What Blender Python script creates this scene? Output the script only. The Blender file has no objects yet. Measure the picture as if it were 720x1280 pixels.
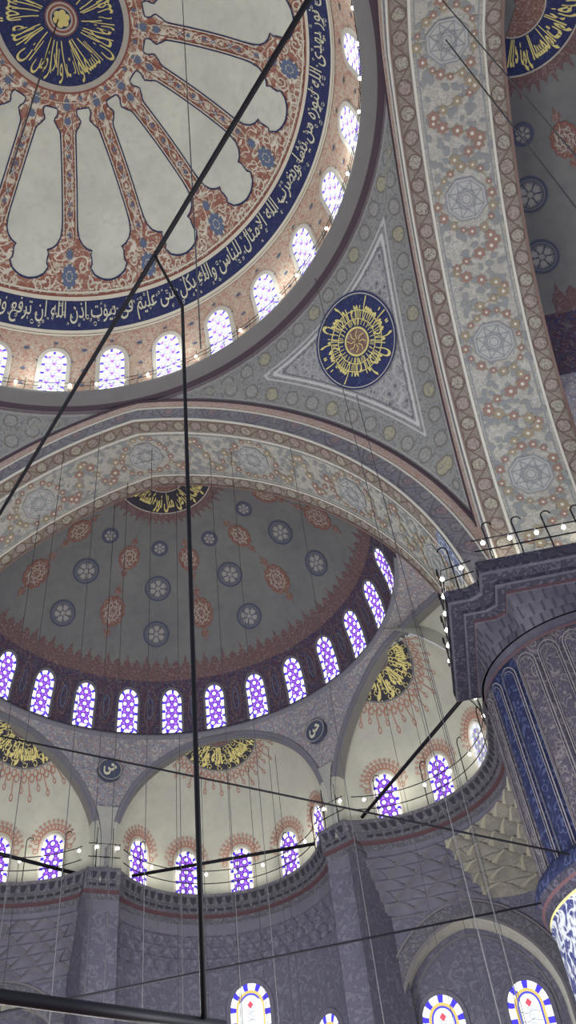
import bpy, math, random
from math import sin, cos, pi, sqrt, atan2, hypot, radians as rad, degrees as deg, tan, floor
from mathutils import Vector as V
random.seed(7)
COL = bpy.context.scene.collection
# ------------------------------------------------------------------ measured dimensions (metres)
RD, HB, HA = 11.75, 34.96, 47.31            # main dome: radius, springing, crown
YC, RS, HS, RISE = 17.05, 9.75, 27.15, 8.0  # semi-dome centre distance, radius, springing, rise
AW, AE, AZ, AO = 11.605, 2.706, 19.22, 1.19  # great arch: half width, pointedness, springing, face width
Y2, Y3, Y4, Y5 = 12.338, 13.017, 15.431, 16.119
EC, ER, ECH = 8.45, 4.88, 8.8               # exedra: centre distance, radius, chord distance
HC = 20.5                                   # cornice level of the exedrae
PX, PR = 14.2, 3.14                         # pier axis, pier radius

# ------------------------------------------------------------------ node helper
class NT:
    def __init__(s, name):
        s.m = bpy.data.materials.new(name); s.m.use_nodes = True
        s.t = s.m.node_tree; s.n = s.t.nodes; s.n.clear()
        s.out = s.n.new('ShaderNodeOutputMaterial')
    def link(s, a, b):
        s.t.links.new(a, b)
    def put(s, sock, v):
        if isinstance(v, bpy.types.NodeSocket): s.link(v, sock)
        elif isinstance(v, (tuple, list)) and len(v) == 3 and sock.type == 'RGBA': sock.default_value = (*v, 1)
        else: sock.default_value = v
    def math(s, op, a, b=0.0, c=None, clamp=False):
        q = s.n.new('ShaderNodeMath'); q.operation = op; q.use_clamp = clamp
        s.put(q.inputs[0], a); s.put(q.inputs[1], b)
        if c is not None: s.put(q.inputs[2], c)
        return q.outputs[0]
    def mix(s, f, a, b, mode='MIX'):
        q = s.n.new('ShaderNodeMix'); q.data_type = 'RGBA'; q.blend_type = mode
        s.put(q.inputs[0], f); s.put(q.inputs[6], a); s.put(q.inputs[7], b)
        return q.outputs[2]
    def obj(s):
        return s.n.new('ShaderNodeTexCoord').outputs['Object']
    def uv(s):
        return s.n.new('ShaderNodeTexCoord').outputs['UV']
    def sep(s, v):
        q = s.n.new('ShaderNodeSeparateXYZ'); s.link(v, q.inputs[0]); return q.outputs
    def noise(s, v, scale, detail=1.0, out='Fac', rough=.5, dist=0.0):
        q = s.n.new('ShaderNodeTexNoise'); q.inputs['Scale'].default_value = scale
        q.inputs['Detail'].default_value = detail; q.inputs['Roughness'].default_value = rough
        q.inputs['Distortion'].default_value = dist
        s.link(v, q.inputs['Vector']); return q.outputs[out]
    def voro(s, v, scale, feature='F1', out='Distance'):
        q = s.n.new('ShaderNodeTexVoronoi'); q.feature = feature; q.inputs['Scale'].default_value = scale
        s.link(v, q.inputs['Vector']); return q.outputs[out]
    def lt(s, a, b, soft=.03):   # 1 where a<b
        q = s.n.new('ShaderNodeMapRange'); q.interpolation_type = 'SMOOTHSTEP'
        s.put(q.inputs[0], a)
        if isinstance(b, (int, float)):
            q.inputs[1].default_value = b - soft; q.inputs[2].default_value = b + soft
        q.inputs[3].default_value = 1; q.inputs[4].default_value = 0
        return q.outputs[0]
    def contour(s, f, k, w):     # scroll lines: level lines of a noise
        a = s.math('FRACT', s.math('MULTIPLY', f, k)); a = s.math('ABSOLUTE', s.math('SUBTRACT', a, .5))
        return s.lt(a, w, w * .6)
    def surf(s, color, rough=.85, bump=None, emit=None, strength=0, spec=.15, metal=0):
        b = s.n.new('ShaderNodeBsdfPrincipled'); s.put(b.inputs['Base Color'], color)
        b.inputs['Roughness'].default_value = rough; b.inputs['Specular IOR Level'].default_value = spec
        b.inputs['Metallic'].default_value = metal
        if emit is not None:
            s.put(b.inputs['Emission Color'], emit); s.put(b.inputs['Emission Strength'], strength)
        if bump is not None:
            q = s.n.new('ShaderNodeBump'); q.inputs['Strength'].default_value = .4
            q.inputs['Distance'].default_value = .04; s.link(bump, q.inputs['Height']); s.link(q.outputs[0], b.inputs['Normal'])
        s.link(b.outputs[0], s.out.inputs[0]); return s.m

def plain(name, c, rough=.85, var=.12, metal=0, spec=.15):
    t = NT(name); n = t.noise(t.obj(), 1.3, 4, rough=.6)
    col = t.mix(n, tuple(x * (1 - var) for x in c), tuple(min(1, x * (1 + var)) for x in c))
    return t.surf(col, rough, metal=metal, spec=spec)

def plaster(name, a, b, c=None, scale=.45):
    t = NT(name); o = t.obj()
    n = t.noise(o, scale, 5, rough=.62); n2 = t.noise(o, scale * 6, 3)
    f = t.lt(n, .5, .22)
    col = t.mix(f, a, b)
    col = t.mix(t.math('MULTIPLY', t.lt(n2, .42, .12), .35), col, c or b)
    return t.surf(col, .9)

def arab(name, bg, line, blot, blot2=None, scale=1.0, k=5.0, lw=.09, amt=.5, bw=.28, spots=None, vary=.2):
    """painted arabesque: curling scroll lines with leaves and blossoms"""
    t = NT(name); o = t.obj()
    n = t.noise(o, 1.5 * scale, 1.2, dist=.35)
    leaf = t.noise(o, 3.1 * scale, 1.0, dist=.9)
    f1 = t.voro(o, 1.25 * scale)
    big = t.noise(o, .5, 3)
    col = t.mix(t.math('MULTIPLY', big, vary), bg, tuple(x * .55 for x in bg))
    m = t.contour(leaf, 4.0, bw * .5)
    col = t.mix(t.math('MULTIPLY', m, amt), col, blot)
    if blot2:
        m2 = t.contour(t.noise(o, 2.3 * scale, 1.0, dist=.5), 3.0, bw * .4)
        col = t.mix(t.math('MULTIPLY', m2, amt), col, blot2)
    col = t.mix(t.contour(n, k, lw), col, line)
    if spots:
        col = t.mix(t.lt(f1, .20, .03), col, spots[0]); col = t.mix(t.lt(f1, .12, .03), col, spots[1])
        col = t.mix(t.lt(f1, .05, .02), col, spots[0])
    return t.surf(col, .88)

def ringband(name, bg, mott, ring, fill, fill2, edge, w, p, r, v0=0.0, extra=None):
    """border band with a row of round blossoms; UV = (metres along, metres across)"""
    t = NT(name); u, v, _ = t.sep(t.uv()); o = t.obj()
    v = t.math('SUBTRACT', v, v0 + w / 2)
    up = t.math('DIVIDE', u, p); idx = t.math('FLOOR', up)
    x = t.math('MULTIPLY', t.math('SUBTRACT', t.math('FRACT', up), .5), p)
    wob = t.math('MULTIPLY', t.math('SUBTRACT', t.noise(o, 5, 1), .5), .12)
    d = t.math('ADD', t.math('SQRT', t.math('ADD', t.math('POWER', x, 2), t.math('POWER', v, 2))), wob)
    par = t.math('FRACT', t.math('MULTIPLY', idx, .5)); par = t.math('GREATER_THAN', par, .25)
    col = t.mix(t.contour(t.noise(o, 4.5, 1, dist=.6), 4, .14), bg, mott)
    fc = t.mix(par, fill, fill2)
    # s-shaped stem between blossoms
    sv = t.math('ABSOLUTE', t.math('SUBTRACT', v, t.math('MULTIPLY', t.math('SINE', t.math('MULTIPLY', u, 2 * pi / p / 2)), w * .36)))
    col = t.mix(t.lt(sv, .05 * w, .02), col, ring)
    inner = t.mix(t.contour(t.noise(o, 9, 1), 3, .13), fc, mott)
    col = t.mix(t.lt(d, r, .02), col, inner)
    ringm = t.lt(t.math('ABSOLUTE', t.math('SUBTRACT', d, r)), r * .13, .015)
    col = t.mix(ringm, col, ring)
    e = t.lt(t.math('SUBTRACT', w / 2, t.math('ABSOLUTE', v)), .05, .012)
    col = t.mix(e, col, edge)
    return t.surf(col, .88)

def emat(name, c, s):
    t = NT(name); return t.surf((.02, .02, .02), .5, emit=c, strength=s)

# ------------------------------------------------------------------ materials
M = {}
M['petal'] = plaster('dome_petal_plaster', (.62, .64, .56), (.52, .54, .48), (.45, .46, .42))
M['domered'] = arab('dome_arabesque', (.55, .50, .41), (.66, .63, .54), (.30, .115, .085), (.29, .12, .09), .95, 5, .10, .9, .52)
M['rib'] = arab('rib_arabesque', (.52, .42, .34), (.60, .52, .44), (.34, .085, .055), (.10, .14, .26), 2.3, 4, .10, .8, .36)
M['drum'] = arab('drum_arabesque', (.50, .44, .36), (.40, .22, .17), (.36, .165, .12), (.46, .32, .25), 1.6, 4, .10, .75, .34)
M['navy'] = arab('navy_inscription_ground', (.028, .036, .105), (.055, .07, .14), (.045, .05, .13), None, 2.2, 4, .05, .6)
M['gold'] = plain('gold_lettering', (.62, .55, .22), .6)
M['cream_letter'] = plain('cream_lettering', (.62, .60, .46), .7)
M['cream'] = plain('cream_line', (.62, .58, .48), .8)
M['redline'] = plain('red_line', (.24, .09, .07), .8)
M['navyline'] = plain('navy_line', (.03, .04, .11), .8)
M['blueflower'] = plain('blue_flower', (.125, .16, .25), .8)
M['ring'] = plain('pale_ring', (.40, .38, .34), .8)
M['cornice'] = plain('grey_stone_cornice', (.17, .165, .165), .9)
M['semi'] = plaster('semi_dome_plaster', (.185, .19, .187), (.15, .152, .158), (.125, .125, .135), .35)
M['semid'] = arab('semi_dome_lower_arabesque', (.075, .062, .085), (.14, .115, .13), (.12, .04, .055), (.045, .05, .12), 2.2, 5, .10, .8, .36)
M['fringe'] = arab('red_fringe', (.145, .095, .10), (.20, .155, .155), (.15, .075, .08), None, 2.6, 5, .10, .8)
M['shamsa'] = arab('red_medallion', (.19, .115, .10), (.27, .21, .19), (.19, .085, .075), None, 3.6, 4, .12, .9)
M['roundel'] = plain('blue_roundel_ring', (.075, .085, .135), .85)
M['roundel_in'] = plain('roundel_ground', (.16, .165, .175), .85)
M['roundel_pet'] = plain('roundel_petals', (.30, .29, .28), .85)
M['softw'] = arab('soffit_floral', (.45, .44, .395), (.33, .325, .295), (.26, .265, .27), (.36, .34, .30), 1.6, 3, .05, .85, .34)
M['sring'] = ringband('soffit_border', (.24, .215, .185), (.185, .15, .13), (.145, .105, .09), (.33, .32, .265), (.30, .255, .23), (.40, .385, .35), Y3 - Y2, .78, .24, Y2)
M['sring2'] = ringband('soffit_border_rear', (.25, .225, .19), (.19, .155, .135), (.15, .11, .095), (.33, .32, .265), (.31, .265, .24), (.38, .36, .33), Y5 - Y4, .78, .24, Y4)
M['face'] = ringband('arch_face_leaves', (.20, .195, .215), (.13, .125, .16), (.14, .125, .145), (.25, .235, .235), (.26, .19, .19), (.30, .28, .28), AO, .95, .22, 0)
M['pink'] = arab('pink_moulding', (.42, .36, .33), (.35, .22, .18), (.33, .13, .10), None, 3.0, 5, .12, .6)
M['darkline'] = plain('dark_moulding', (.07, .05, .065), .8)
M['brownline'] = plain('brown_line', (.19, .13, .115), .8)
M['white'] = plain('white_moulding', (.55, .54, .48), .8)
M['gardred'] = plain('garland_red', (.27, .175, .145), .85)
M['gardoch'] = plain('garland_ochre', (.29, .24, .17), .85)
M['leaf'] = plain('garland_leaf', (.235, .247, .25), .85)
M['octline'] = plain('octagon_line', (.24, .26, .28), .85)
M['octfill'] = plain('octagon_ground', (.40, .40, .385), .85)
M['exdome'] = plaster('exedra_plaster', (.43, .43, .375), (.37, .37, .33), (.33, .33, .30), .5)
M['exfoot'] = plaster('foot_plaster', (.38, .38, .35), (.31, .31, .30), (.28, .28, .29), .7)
M['exred'] = plain('exedra_red_scrolls', (.33, .16, .125), .85)
M['archi'] = plain('purple_archivolt', (.175, .172, .205), .85)
M['expend'] = arab('small_pendentive', (.28, .285, .31), (.40, .38, .36), (.30, .13, .12), (.14, .18, .28), 2.3, 4, .09, .7, .30)
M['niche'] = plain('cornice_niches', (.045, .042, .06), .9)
M['cornd'] = arab('carved_cornice', (.125, .12, .145), (.17, .165, .19), (.07, .065, .09), None, 2.5, 4, .12, .6)
M['redtrim'] = plain('dark_red_trim', (.10, .055, .065), .8)
M['wall'] = arab('lower_wall_arabesque', (.14, .136, .185), (.175, .17, .22), (.105, .10, .145), None, 1.5, 4, .11, .7, .34)
M['wallplain'] = plaster('lower_wall_plaster', (.175, .168, .21), (.14, .135, .175), (.12, .115, .155), .6)
M['muq'] = plaster('muqarnas_golden_lit', (.33, .31, .26), (.22, .21, .20), (.16, .15, .165), 1.5)  # beige stands in for the golden light on the right-hand muqarnas
M['muqrim'] = plain('muqarnas_rims', (.44, .41, .33), .8)
M['marble'] = plaster('pale_voussoirs', (.62, .60, .52), (.50, .49, .43), (.42, .41, .38), 1.5)
M['pierb'] = arab('pier_blue_flutes', (.022, .027, .075), (.05, .06, .13), (.012, .015, .04), None, 2.2, 4, .12, .8, .4)
M['pierg'] = arab('pier_grey_flutes', (.115, .10, .11), (.15, .13, .14), (.04, .036, .058), (.06, .053, .08), 2.0, 4, .07, .9, .46)
M['pierline'] = plain('pier_flute_outline', (.18, .165, .18), .85)
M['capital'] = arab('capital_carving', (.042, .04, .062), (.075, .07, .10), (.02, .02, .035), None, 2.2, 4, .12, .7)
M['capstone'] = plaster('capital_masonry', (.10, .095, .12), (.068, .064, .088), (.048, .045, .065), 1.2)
M['iron'] = plain('black_iron', (.012, .012, .018), .55, metal=.3)
M['cable'] = plain('black_cable', (.008, .008, .012), .6)
M['chain'] = plain('dull_chain', (.07, .07, .08), .6)
M['lamp'] = emat('lamp_glow', (1, .96, .86), 9)
M['lampbase'] = plain('lamp_fitting', (.3, .3, .3), .5)
M['floor'] = plain('red_carpet', (.13, .055, .055), .95)
M['tile'] = arab('blue_tile', (.33, .36, .42), (.46, .48, .52), (.05, .07, .20), (.07, .10, .24), 2.6, 4, .10, .9, .45)
M['script'] = arab('blue_white_tilework', (.035, .04, .14), (.42, .44, .48), (.30, .32, .38), None, 2.0, 3, .16, .3)

def pend_mat():
    t = NT('pendentive_painting'); u, v, _ = t.sep(t.uv()); o = t.obj()
    cell = t.voro(o, 2.6, 'F1'); edge = t.voro(o, 2.6, 'DISTANCE_TO_EDGE')
    fl = t.mix(t.contour(t.noise(o, 4, 1, dist=.8), 3, .12), (.27, .275, .285), (.19, .195, .21))
    fl = t.mix(t.lt(cell, .20, .06), fl, (.125, .13, .15)); fl = t.mix(t.lt(edge, .035, .02), fl, (.36, .355, .35))
    # border
    p = .95; up = t.math('DIVIDE', u, p); idx = t.math('FLOOR', up)
    x = t.math('MULTIPLY', t.math('SUBTRACT', t.math('FRACT', up), .5), p); vv = t.math('SUBTRACT', v, .62)
    d = t.math('ADD', t.math('SQRT', t.math('ADD', t.math('POWER', x, 2), t.math('POWER', vv, 2))), t.math('MULTIPLY', t.noise(o, 6, 1), .1))
    h = t.math('FRACT', t.math('MULTIPLY', idx, .3334)); h = t.lt(h, .2, .02)
    bo = t.mix(t.contour(t.noise(o, 4.5, 1, dist=.6), 4, .13), (.22, .225, .22), (.15, .155, .165))
    fc = t.mix(t.contour(t.noise(o, 7, 1), 3, .13), t.mix(h, (.25, .25, .245), (.30, .285, .20)), (.19, .19, .185))
    bo = t.mix(t.lt(d, .33, .03), bo, fc); bo = t.mix(t.lt(t.math('ABSOLUTE', t.math('SUBTRACT', d, .33)), .035, .015), bo, (.15, .14, .13))
    col = t.mix(t.lt(v, 1.35, .02), fl, bo)
    for c0, ww, cc in ((1.22, .035, (.38, .38, .38)), (1.42, .045, (.45, .45, .45)), (1.55, .03, (.14, .14, .16)), (.08, .05, (.14, .10, .11)), (.22, .02, (.32, .30, .29))):
        col = t.mix(t.lt(t.math('ABSOLUTE', t.math('SUBTRACT', v, c0)), ww, .012), col, cc)
    return t.surf(col, .88)
M['pend'] = pend_mat()

def glass_mat(name, base, ring, dot, strength, cell=.27, tint=.0):
    """leaded coloured glass lit by daylight; UV in metres"""
    t = NT(name); u, v, _ = t.sep(t.uv())
    def lat(ou, ov):
        a = t.math('SUBTRACT', t.math('FRACT', t.math('ADD', t.math('DIVIDE', u, cell), ou)), .5)
        b = t.math('SUBTRACT', t.math('FRACT', t.math('ADD', t.math('DIVIDE', v, cell * 1.73), ov)), .5)
        b = t.math('MULTIPLY', b, 1.73)
        return t.math('SQRT', t.math('ADD', t.math('POWER', a, 2), t.math('POWER', b, 2)))
    d = t.math('MINIMUM', lat(0, 0), lat(.5, .5))
    o = t.math('MINIMUM', lat(.5, .167), lat(0, .667))
    col = t.mix(t.lt(d, .46, .05), dot, ring); col = t.mix(t.lt(d, .25, .05), col, base)
    col = t.mix(t.lt(o, .16, .04), col, (.35, .12, .9))
    e = t.n.new('ShaderNodeEmission'); t.link(col, e.inputs[0]); e.inputs[1].default_value = strength
    t.link(e.outputs[0], t.out.inputs[0]); return t.m
def border_mat(name, white, blue, strength, p=.42, duty=.24):
    t = NT(name); u, v, _ = t.sep(t.uv())
    x = t.math('ABSOLUTE', t.math('SUBTRACT', t.math('FRACT', t.math('DIVIDE', u, p)), .5))
    col = t.mix(t.lt(x, duty, .03), white, blue)
    e = t.n.new('ShaderNodeEmission'); t.link(col, e.inputs[0]); e.inputs[1].default_value = strength
    t.link(e.outputs[0], t.out.inputs[0]); return t.m
M['glassA'] = glass_mat('violet_stained_glass', (1, .97, 1), (.075, .03, .36), (.26, .08, .40), 1.5, .35)
M['borderA'] = border_mat('white_blue_glass_border', (1, 1, 1), (.05, .03, .42), 1.6, .46, .17)
M['glassD'] = glass_mat('pale_stained_glass', (1, 1, 1), (.40, .40, .85), (.85, .85, .97), 1.4, .50)
M['borderD'] = border_mat('pale_glass_border', (1, 1, 1), (.10, .07, .62), 1.3, .55, .14)
M['glassE'] = glass_mat('clear_stained_glass', (.85, .87, .9), (.35, .36, .42), (.6, .62, .68), .75, .33)
M['borderE'] = border_mat('clear_glass_border', (.9, .92, 1), (.75, .78, .85), .8)
M['borderL'] = border_mat('large_window_border', (.95, 1, 1), (.06, .045, .6), 1.3, .62, .19)
M['gw'] = emat('white_glass', (.93, .97, 1), 1.1); M['gy'] = emat('amber_glass', (.85, .62, .18), .9)
M['gr'] = emat('red_glass', (.75, .10, .16), .9); M['gb'] = emat('blue_glass', (.08, .08, .7), 1.0); M['gl'] = emat('leading', (.35, .42, .55), .8)
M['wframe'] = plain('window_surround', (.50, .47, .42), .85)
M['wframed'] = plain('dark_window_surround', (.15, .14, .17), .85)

# ------------------------------------------------------------------ mesh builder
class MB:
    def __init__(s): s.v = []; s.f = []; s.m = []; s.uv = []
    def face(s, pts, mat=0, uvs=None):
        b = len(s.v); s.v += [tuple(p) for p in pts]; s.f.append(tuple(range(b, b + len(pts)))); s.m.append(mat)
        s.uv.append(uvs or [(0, 0)] * len(pts))
    def grid(s, fn, us, vs, mat=0, uvfn=None, matfn=None):
        b = len(s.v); nu = len(us)
        for v in vs:
            for u in us: s.v.append(tuple(fn(u, v)))
        for j in range(len(vs) - 1):
            for i in range(nu - 1):
                s.f.append((b + j * nu + i, b + j * nu + i + 1, b + (j + 1) * nu + i + 1, b + (j + 1) * nu + i))
                s.m.append(matfn(i, j) if matfn else mat)
                q = ((us[i], vs[j]), (us[i + 1], vs[j]), (us[i + 1], vs[j + 1]), (us[i], vs[j + 1]))
                s.uv.append([uvfn(*a) if uvfn else a for a in q])
    def poly(s, fn, pts, mat=0):              # star-shaped polygon as a fan about its centroid
        c = (sum(p[0] for p in pts) / len(pts), sum(p[1] for p in pts) / len(pts))
        b = len(s.v); s.v.append(tuple(fn(*c))); s.v += [tuple(fn(*p)) for p in pts]; n = len(pts)
        for i in range(n):
            j = (i + 1) % n; s.f.append((b, b + 1 + i, b + 1 + j)); s.m.append(mat); s.uv.append([c, pts[i], pts[j]])
    def ribbon(s, fn, pts, w, mat=0, closed=False):
        n = len(pts); L = []; Rr = []
        for i in range(n):
            if closed: a, c = pts[i - 1], pts[(i + 1) % n]
            else: a, c = pts[max(0, i - 1)], pts[min(n - 1, i + 1)]
            dx, dy = c[0] - a[0], c[1] - a[1]; l = hypot(dx, dy) or 1; nx, ny = -dy / l * w / 2, dx / l * w / 2
            L.append((pts[i][0] + nx, pts[i][1] + ny)); Rr.append((pts[i][0] - nx, pts[i][1] - ny))
        b = len(s.v)
        for i in range(n): s.v.append(tuple(fn(*L[i]))); s.v.append(tuple(fn(*Rr[i])))
        for i in range(n if closed else n - 1):
            j = (i + 1) % n; s.f.append((b + 2 * i, b + 2 * i + 1, b + 2 * j + 1, b + 2 * j)); s.m.append(mat)
            s.uv.append([L[i], Rr[i], Rr[j], L[j]])
    def tube(s, pts, r, mat=0, seg=6, cap=True):
        pts = [V(p) for p in pts]; b = len(s.v); n = len(pts)
        for i, p in enumerate(pts):
            d = (pts[min(n - 1, i + 1)] - pts[max(0, i - 1)]).normalized()
            a = d.orthogonal().normalized() if i == 0 else (pa - d * pa.dot(d)).normalized()
            pa = a; c = d.cross(a); rr = r[i] if isinstance(r, (list, tuple)) else r
            for k in range(seg):
                t = 2 * pi * k / seg; s.v.append(tuple(p + (a * cos(t) + c * sin(t)) * rr))
        for i in range(n - 1):
            for k in range(seg):
                s.f.append((b + i * seg + k, b + i * seg + (k + 1) % seg, b + (i + 1) * seg + (k + 1) % seg, b + (i + 1) * seg + k)); s.m.append(mat); s.uv.append([(0, 0)] * 4)
        if cap:
            s.f.append(tuple(b + k for k in range(seg))[::-1]); s.m.append(mat); s.uv.append([(0, 0)] * seg)
            s.f.append(tuple(b + (n - 1) * seg + k for k in range(seg))); s.m.append(mat); s.uv.append([(0, 0)] * seg)
    def box(s, c, sz, rz=0, mat=0):
        cx, cy, cz = c; a, b_, h = sz[0] / 2, sz[1] / 2, sz[2] / 2; ca, sa = cos(rz), sin(rz)
        P = [V((cx + x * ca - y * sa, cy + x * sa + y * ca, cz + z)) for z in (-h, h) for x, y in ((-a, -b_), (a, -b_), (a, b_), (-a, b_))]
        for f in ((3, 2, 1, 0), (4, 5, 6, 7), (0, 1, 5, 4), (1, 2, 6, 5), (2, 3, 7, 6), (3, 0, 4, 7)): s.face([P[i] for i in f], mat)
    def build(s, name, mats, parent=None, smooth=False, label=None, cat=None, group=None, kind=None):
        me = bpy.data.meshes.new(name); me.from_pydata(s.v, [], s.f)
        for m in (mats if isinstance(mats, (list, tuple)) else [mats]): me.materials.append(M[m] if isinstance(m, str) else m)
        me.polygons.foreach_set('material_index', s.m)
        uvl = me.uv_layers.new(name='UVMap'); flat = []
        for q in s.uv:
            for a in q: flat += [a[0], a[1]]
        uvl.data.foreach_set('uv', flat)
        if smooth: me.polygons.foreach_set('use_smooth', [True] * len(s.f))
        me.update(); o = bpy.data.objects.new(name, me); COL.objects.link(o)
        if parent: o.parent = parent
        return tag(o, label, cat, group, kind)
def tag(o, label=None, cat=None, group=None, kind=None):
    if label: o['label'] = label
    if cat: o['category'] = cat
    if group: o['group'] = group
    if kind: o['kind'] = kind
    return o
def empty(name, loc=(0, 0, 0), **k):
    o = bpy.data.objects.new(name, None); o.location = loc; o.empty_display_size = .2; COL.objects.link(o); return tag(o, **k)
def lin(a, b, n): return [a + (b - a) * i / (n - 1) for i in range(n)]
def circ(r, n, cx=0, cy=0, ph=0): return [(cx + r * cos(2 * pi * i / n + ph), cy + r * sin(2 * pi * i / n + ph)) for i in range(n)]

# side transforms: 'Y' is the semi-dome facing the camera, 'X' the one on the right
def side(s): return (lambda p: V((p[0], p[1], p[2]))) if s == 'Y' else (lambda p: V((p[1], p[0], p[2])))

# ------------------------------------------------------------------ Arabic lettering
ISO = {}
def _f(start, letters4):
    c = start
    for ch, n in letters4: ISO[ch] = (c, n); c += n
_f(0xFE8D, [('ا', 2), ('ب', 4), ('ة', 2), ('ت', 4), ('ث', 4), ('ج', 4), ('ح', 4), ('خ', 4), ('د', 2), ('ذ', 2), ('ر', 2), ('ز', 2), ('س', 4), ('ش', 4), ('ص', 4), ('ض', 4), ('ط', 4), ('ظ', 4), ('ع', 4), ('غ', 4), ('ف', 4), ('ق', 4), ('ك', 4), ('ل', 4), ('م', 4), ('ن', 4), ('ه', 4), ('و', 2), ('ى', 2), ('ي', 4)])
def shape(txt):
    s = txt.replace('لا', '\x01'); ISO['\x01'] = (0xFEFB, 2); out = []
    for i, ch in enumerate(s):
        if ch not in ISO: out.append(ch); continue
        c, n = ISO[ch]
        prev = i > 0 and s[i - 1] in ISO and ISO[s[i - 1]][1] == 4
        nxt = n == 4 and i + 1 < len(s) and s[i + 1] in ISO
        k = (3 if prev else 2) if nxt else (1 if prev else 0)
        out.append(chr(c + k))
    return ''.join(out)[::-1]
def text_mesh(txt, bold=.012):
    cu = bpy.data.curves.new('lettering', 'FONT'); cu.body = shape(txt); cu.resolution_u = 2; cu.offset = bold
    ob = bpy.data.objects.new('lettering', cu); COL.objects.link(ob)
    bpy.context.view_layer.update()
    me = ob.evaluated_get(bpy.context.evaluated_depsgraph_get()).to_mesh()
    vs = [(v.co.x, v.co.y) for v in me.vertices]; fs = [tuple(p.vertices) for p in me.polygons]
    bpy.data.objects.remove(ob); bpy.data.curves.remove(cu)
    x0 = min(v[0] for v in vs); x1 = max(v[0] for v in vs); y0 = min(v[1] for v in vs); y1 = max(v[1] for v in vs)
    return [((x - x0) / (x1 - x0), (y - y0) / (y1 - y0)) for x, y in vs], fs
def lettering(txt, fn, mat, parent, name='lettering', bold=.012, mb=None):
    vs, fs = text_mesh(txt, bold); own = mb is None; mb = mb or MB(); b = len(mb.v)
    mb.v += [tuple(fn(x, y)) for x, y in vs]
    for f in fs: mb.f.append(tuple(b + i for i in f)); mb.m.append(0); mb.uv.append([(0, 0)] * len(f))
    if own: return mb.build(name, mat, parent)

# ================================================================== MAIN DOME
def dz(r): return HB + (HA - HB) * sqrt(max(0, 1 - (r / RD) ** 2))
def drho(z): return RD * sqrt(max(0, 1 - ((z - HB) / (HA - HB)) ** 2))
def dpol(a, r, h=0.0):                       # azimuth deg, plan radius, offset inwards
    z = dz(r); n = V((r / RD ** 2, 0, (z - HB) / (HA - HB) ** 2)).normalized()
    r2 = r - n.x * h; z2 = z - n.z * h; return V((r2 * sin(rad(a)), r2 * cos(rad(a)), z2))
mb = MB()
azs = lin(-180, 180, 217)
rr = [.01] + lin(.5, 10.45, 46)
mb.grid(lambda a, r: dpol(a, r), azs, rr, 0)
zz = lin(dz(10.45), HB - .1, 26)
def dzp(a, z): q = drho(z) if z > HB else RD; return V((q * sin(rad(a)), q * cos(rad(a)), z))
mb.grid(dzp, azs, zz, 1)
dome = mb.build('ceiling', ['domered', 'drum'], smooth=True, kind='structure',
                label='great central dome with pale petal panels and navy calligraphy ring', cat='dome')
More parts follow.
